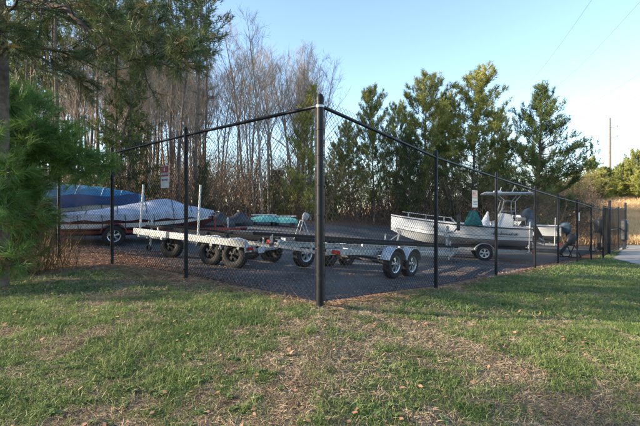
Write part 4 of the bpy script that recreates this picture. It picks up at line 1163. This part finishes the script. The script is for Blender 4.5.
def near_pine_b():
    rg = np.random.default_rng(78); T = TB(); C = []; A = []
    bx, by = -5.85, 7.4; z0 = g1(bx, by); TT = TB(); Q, _ = curve((bx, by, z0-.1), (0, 0, 1), 3.3, rg, 8, .03); TT.tube(Q, np.linspace(.06, .015, 9), 8)
    for k in range(104):
        f = rg.random()**.9; z = z0+.12+3.0*f; an = rg.uniform(0, 6.283)
        L = float(np.interp(f, [0, .42, .6, .85, 1], [.5, .55, 1.35, 1.25, .35]))*rg.uniform(.6, 1.1)
        e = np.array((bx+math.cos(an)*L, by+math.sin(an)*L*.9, z-.05+.3*f)); m_ = (np.array((bx, by, z))+e)/2+np.array((0, 0, .06))
        limb(T, C, A, (bx, by, z), [m_, e], .014, rg, 9, .4, 4, .25)
    for e in ((-3.75, 7.0, 2.3), (-3.95, 6.8, 2.5), (-4.1, 7.1, 2.2), (-4.3, 6.6, 2.75), (-4.2, 6.9, 2.35), (-4.6, 6.5, 2.9), (-4.7, 6.4, 2.6)):
        s_ = np.array((bx, by, 2.35)); m_ = (s_+np.array(e))/2+np.array((0, 0, .14)); limb(T, C, A, s_, [m_, e], .02, rg, 19, .38, 5, .3)
    for k in range(11):
        z = rg.uniform(.7, 2.5); s_ = np.array((bx, by, z)); e = np.array((rg.uniform(-4.75, -4.2), rg.uniform(5.2, 5.7), z+rg.uniform(-.15, .3))); m_ = (s_+e)/2+np.array((0, 0, .1)); limb(T, C, A, s_, [m_, e], .018, rg, 12, .3, 4, .6)
    t = thing('young_near_pine', 'bright green long needled young pine in front of the leftmost fence posts', 'tree', (bx, by, z0)); off = np.array((bx, by, z0))
    for tb, nm in ((TT, 'trunk'), (T, 'limbs')):
        for v in tb.V: v -= off
        link(nm, tb.mesh(nm), M_barkd, t)
    C = np.array(C)-off; A = np.array(A); cut = rg.random(len(C)) < .8; C = C[cut]; A = A[cut]; low = (C[:, 2] < 1.35) & (rg.random(len(C)) < .3)
    V, F = needles(C[~low], A[~low], rg, 32, .19, .0085, .62); link('crown', mesh_np('crown', V, F), M_needleb, t)
    V, F = needles(C[low], A[low], rg, 26, .17, .006, .8); link('dead_needles', mesh_np('dead_needles', V, F), M_needled, t)
    # dry stalks round its foot
    W = TB()
    for k in range(260):
        x = rg.uniform(-6.6, -4.9); y = rg.uniform(6.6, 8.4); q, _ = curve((x, y, g1(x, y)), (rg.normal(0, .25), rg.normal(0, .25), 1), rg.uniform(.4, 1.5), rg, 4, .12); W.tube(q, np.linspace(.006, .003, 5), 3)
    o = link('dry_stalks', W.mesh('dry_stalks'), M_needled); tag(o, 'thin dry weed stalks round the foot of the young pine', 'weeds', kind='stuff')
near_pine_a(); near_pine_b()
# ------------------------------------------------------------------ lawn grass, straw, litter
def lawn():
    rg = np.random.default_rng(90)
    def sample(n, z0, z1, p=1.0):
        Z = z0+(z1-z0)*rg.random(n)**p; px = rg.uniform(-.86, .9, n); return px*Z, Z
    def ok(x, y):
        sR = (y-4.69)*.677-x*.737; sL = (y-4.69)*.777+x*.63; s = np.minimum(sR, sL)
        edge = np.interp(y, [4, 10, 15.6, 18.4, 21, 27], [13.2, 12.4, 12.6, 13.3, 15.6, 20])
        return (s < .12) & (x < edge)
    sets = {'green': [], 'dry': []}
    for (n, z0, z1, p, hs, wd) in ((230000, 1.9, 5.2, .75, .048, .0036), (150000, 5.2, 10, .8, .055, .007), (90000, 10, 21, .8, .07, .016)):
        x, y = sample(n, z0, z1, p); k = ok(x, y); x = x[k]; y = y[k]
        dr = dryness(x, y); st = lawn_masks(x, y); clump = vnoise(x, y, 5, 14)*.6+vnoise(x, y, 14, 15)*.4
        r_ = rg.random(len(x))
        green = (r_ > .1+dr*.8) & (rg.random(len(x)) > st*.97) & (rg.random(len(x)) < .3+.9*clump)
        dry = (~green) & (rg.random(len(x)) < .48+.35*dr) & (rg.random(len(x)) > st*.75)
        for nm, sel in (('green', green), ('dry', dry)):
            X = x[sel]; Y = y[sel]; m = len(X); Zz = gz(X, Y)-.005
            if nm == 'green': D = np.stack([rg.normal(0, .5, m), rg.normal(0, .5, m), np.ones(m)], 1); h = hs*rg.uniform(.5, 1.5, m)*(.6+.9*clump[sel])
            else: D = np.stack([rg.normal(0, 1.2, m), rg.normal(0, 1.2, m), np.abs(rg.normal(.35, .35, m))], 1); h = hs*rg.uniform(.6, 1.7, m)
            D /= np.linalg.norm(D, axis=1)[:, None]
            sets[nm].append(blades(np.stack([X, Y, Zz], 1), D, h, wd*rg.uniform(.7, 1.3, m), rg))
    def emit(nm, m, label, cat):
        Vs, Fs, n = [], [], 0
        for V, F in sets[nm]: Vs.append(V); Fs.append(F+n); n += len(V)
        o = link(nm+'_grass', mesh_np(nm, np.concatenate(Vs), np.concatenate(Fs)), m); tag(o, label, cat, kind='stuff')
    emit('green', mat('grass_green', (.075, .13, .028), .55, col2=(.19, .25, .075), scale=3.2, translucent=.3, detail=6), 'patchy green lawn grass in front of the fence', 'grass')
    emit('dry', mat('grass_dry', (.22, .16, .105), .8, col2=(.44, .35, .24), scale=5, translucent=.2), 'dead straw coloured grass matted through the lawn', 'dead grass')
lawn()
def litter():
    rg = np.random.default_rng(91)
    # pine straw along the left wing and litter inside the fence foot
    n = 60000; Z = rg.uniform(4.6, 12.5, n); x = rg.uniform(-.86, .42, n)*Z
    m = (lawn_masks(x, Z) > rg.random(n)); a, b = ab(x, Z); inlot = (a > 1.0) & (b > .6)
    keep = m & (~inlot | (rg.random(n) < .10*np.exp(-np.minimum(a-1, b-.6)/.7)*8)); x = x[keep]; y = Z[keep]; k = len(x)
    D = np.stack([rg.normal(0, 1, k), rg.normal(0, 1, k), np.abs(rg.normal(.05, .12, k))], 1); D /= np.linalg.norm(D, axis=1)[:, None]
    V, F = blades(np.stack([x, y, gz(x, y)+.016], 1), D, rg.uniform(.06, .16, k), np.full(k, .005), rg, .1)
    o = link('pine_straw', mesh_np('pine_straw', V, F), mat('pine_straw', (.18, .09, .05), .85, col2=(.38, .23, .14), scale=5)); tag(o, 'reddish brown pine straw lying below the left fence', 'pine straw', kind='stuff')
    n = 42000; Z = rg.uniform(2.3, 16, n); x = rg.uniform(-.86, .7, n)*Z; a, b = ab(x, Z); sR = b; inl = (a > .9) & (b > .5)
    pr = np.where(inl, 1.2*np.exp(-np.minimum(a-.9, b-.5)/1.0)+.02, np.where((a > 0) & (b > 0), .8, .05+.15*lawn_masks(x, Z))); kk = rg.random(n) < pr; x = x[kk]; y = Z[kk]; k = len(x)
    c = np.stack([x, y, gz(x, y)+.03], 1); an = rg.uniform(0, 6.28, k); s = rg.uniform(.009, .024, k)*(1+.04*y)
    u = np.stack([np.cos(an), np.sin(an), rg.normal(0, .3, k)], 1)*s[:, None]; v = np.stack([-np.sin(an), np.cos(an), rg.normal(0, .3, k)], 1)*(s*.6)[:, None]
    V = np.stack([c-u, c+v, c+u, c-v], 1).reshape(-1, 3)
    o = link('fallen_leaves', mesh_np('fallen_leaves', V, np.arange(k*4).reshape(-1, 4)), mat('fallen_leaf', (.16, .075, .04), .8, col2=(.38, .22, .14), scale=14)); tag(o, 'fallen brown leaves along the edge of the asphalt', 'fallen leaves', kind='stuff')
litter()
def hill_grass():
    rg = np.random.default_rng(92); n = 60000; Z = 27+rg.random(n)*45; x = rg.uniform(.35, .95, n)*Z; k = hillmask(x, Z) > rg.random(n); x = x[k]; y = Z[k]; m = len(x)
    D = np.stack([rg.normal(0, .25, m), rg.normal(0, .25, m), np.ones(m)], 1); D /= np.linalg.norm(D, axis=1)[:, None]
    V, F = blades(np.stack([x, y, gz(x, y)], 1), D, rg.uniform(.3, .75, m), np.full(m, .05), rg, .2)
    o = link('hill_grass', mesh_np('hill_grass', V, F), mat('broomsedge', (.62, .38, .18), .8, col2=(.8, .56, .3), scale=.5, translucent=.3)); tag(o, 'tall tan dry grass covering the sunlit right hillside', 'dry grass', kind='stuff')
hill_grass()
def weeds():
    rg = np.random.default_rng(93); n = 900; Z = 2.2+rg.random(n)*6; x = rg.uniform(-.85, .88, n)*Z
    sR = (Z-4.69)*.677-x*.737; sL = (Z-4.69)*.777+x*.63; k = (np.minimum(sR, sL) < -.1) & (vnoise(x, Z, 2, 33) > .5); x = x[k]; y = Z[k]; m = len(x); per = 9
    X = np.repeat(x, per); Y = np.repeat(y, per); an = rg.uniform(0, 6.28, m*per); L = rg.uniform(.02, .06, m*per); el = rg.uniform(.15, .7, m*per); z0 = gz(X, Y)
    d = np.stack([np.cos(an)*np.cos(el), np.sin(an)*np.cos(el), np.sin(el)], 1); sd = np.stack([-np.sin(an), np.cos(an), 0*an], 1)*(L*.24)[:, None]; B = np.stack([X, Y, z0+.008], 1)
    mid = B+d*(L*.55)[:, None]; tip = B+d*L[:, None]; tip[:, 2] -= L*.25
    V = np.stack([B, mid-sd, tip, mid+sd], 1).reshape(-1, 3)
    o = link('broadleaf_weeds', mesh_np('broadleaf_weeds', V, np.arange(m*per*4).reshape(-1, 4)), mat('weed_leaf', (.07, .13, .035), .5, col2=(.14, .21, .07), scale=6, translucent=.25)); tag(o, 'low broadleaf weeds dotted through the lawn', 'weeds', kind='stuff')
weeds()
# ------------------------------------------------------------------ utility pole, wires, moon
x, y = ray(610, 95); z0 = g1(x, y); top = 1.5+(213-118)*95/400
up = thing('utility_pole', 'tall wooden utility pole beyond the bushes on the right hill', 'utility pole', (x, y, z0))
mb = MB(); mb.tube([(0, 0, -.5), (0, 0, top-z0)], [.34, .2], 12); mb.build('pole', M_pole, up, True)
for dz in (2.2, 4.6):
    mb = MB(); mb.beam((0, 0, top-z0-dz), (1.7, -.3, top-z0-dz+.1), .1, .1); mb.tube([(1.6, -.28, top-z0-dz), (1.6, -.28, top-z0-dz+.5)], .08, 8); mb.build('insulator_arm', M_pole, up)
mb = MB(); mb.tube([(0, 0, top-z0), (0, 0, top-z0+.5)], .07, 8); mb.build('insulator', M_grey, up)
M_line = mat('power_cable', (.16, .17, .19), .6)
def P3(px, py, Y): return Vector(((px-320)*Y/400, Y, 1.5+(213-py)*Y/400))
for k, (a, b, lb) in enumerate((((520, 88, 230), (612, -30, 42), 'uppermost thin power line crossing the sky at right'), ((545, 92, 230), (668, -30, 44), 'second thin power line, passing just below the moon'), ((560, 112, 230), (690, 40, 50), 'third thin power line, above the utility pole'), ((572, 118, 230), (700, 62, 60), 'lowest thin power line right of the wide pine'))):
    A_ = P3(*a); B_ = P3(*b); pts = []
    for i in range(25):
        t_ = i/24; p = A_.lerp(B_, t_); p.z -= 5*4*t_*(1-t_)*.5; pts.append(p)
    mb = MB(); mb.tube(pts, [.08*(1-i/24)+.02*(i/24) for i in range(25)], 5); o = mb.build('power_line', M_line); tag(o, lb, 'power line', 'power lines in the sky')
mm = P3(573.5, 62, 1500); mb = MB(); rm_ = 5.6; n = 16; vs = []; fs = []
for i in range(n+1):                                    # bright limb only: the lit crescent of the moon
    a = R(-150+180*i/n); vs.append((rm_*math.cos(a), 0, rm_*math.sin(a))); 
    e = R(-60); ca, sa = math.cos(a-e), math.sin(a-e); xx, zz = .35*ca*rm_, sa*rm_
    vs.append((xx*math.cos(e)-zz*math.sin(e), -.3, xx*math.sin(e)+zz*math.cos(e)))
for i in range(n): fs.append((2*i, 2*i+1, 2*i+3, 2*i+2))
mb.add(vs, fs); o = mb.build('moon', mat('moon_white', (.9, .9, .88), .9)); o.location = mm
tag(o, 'small white daytime moon high above the wide pine', 'moon')
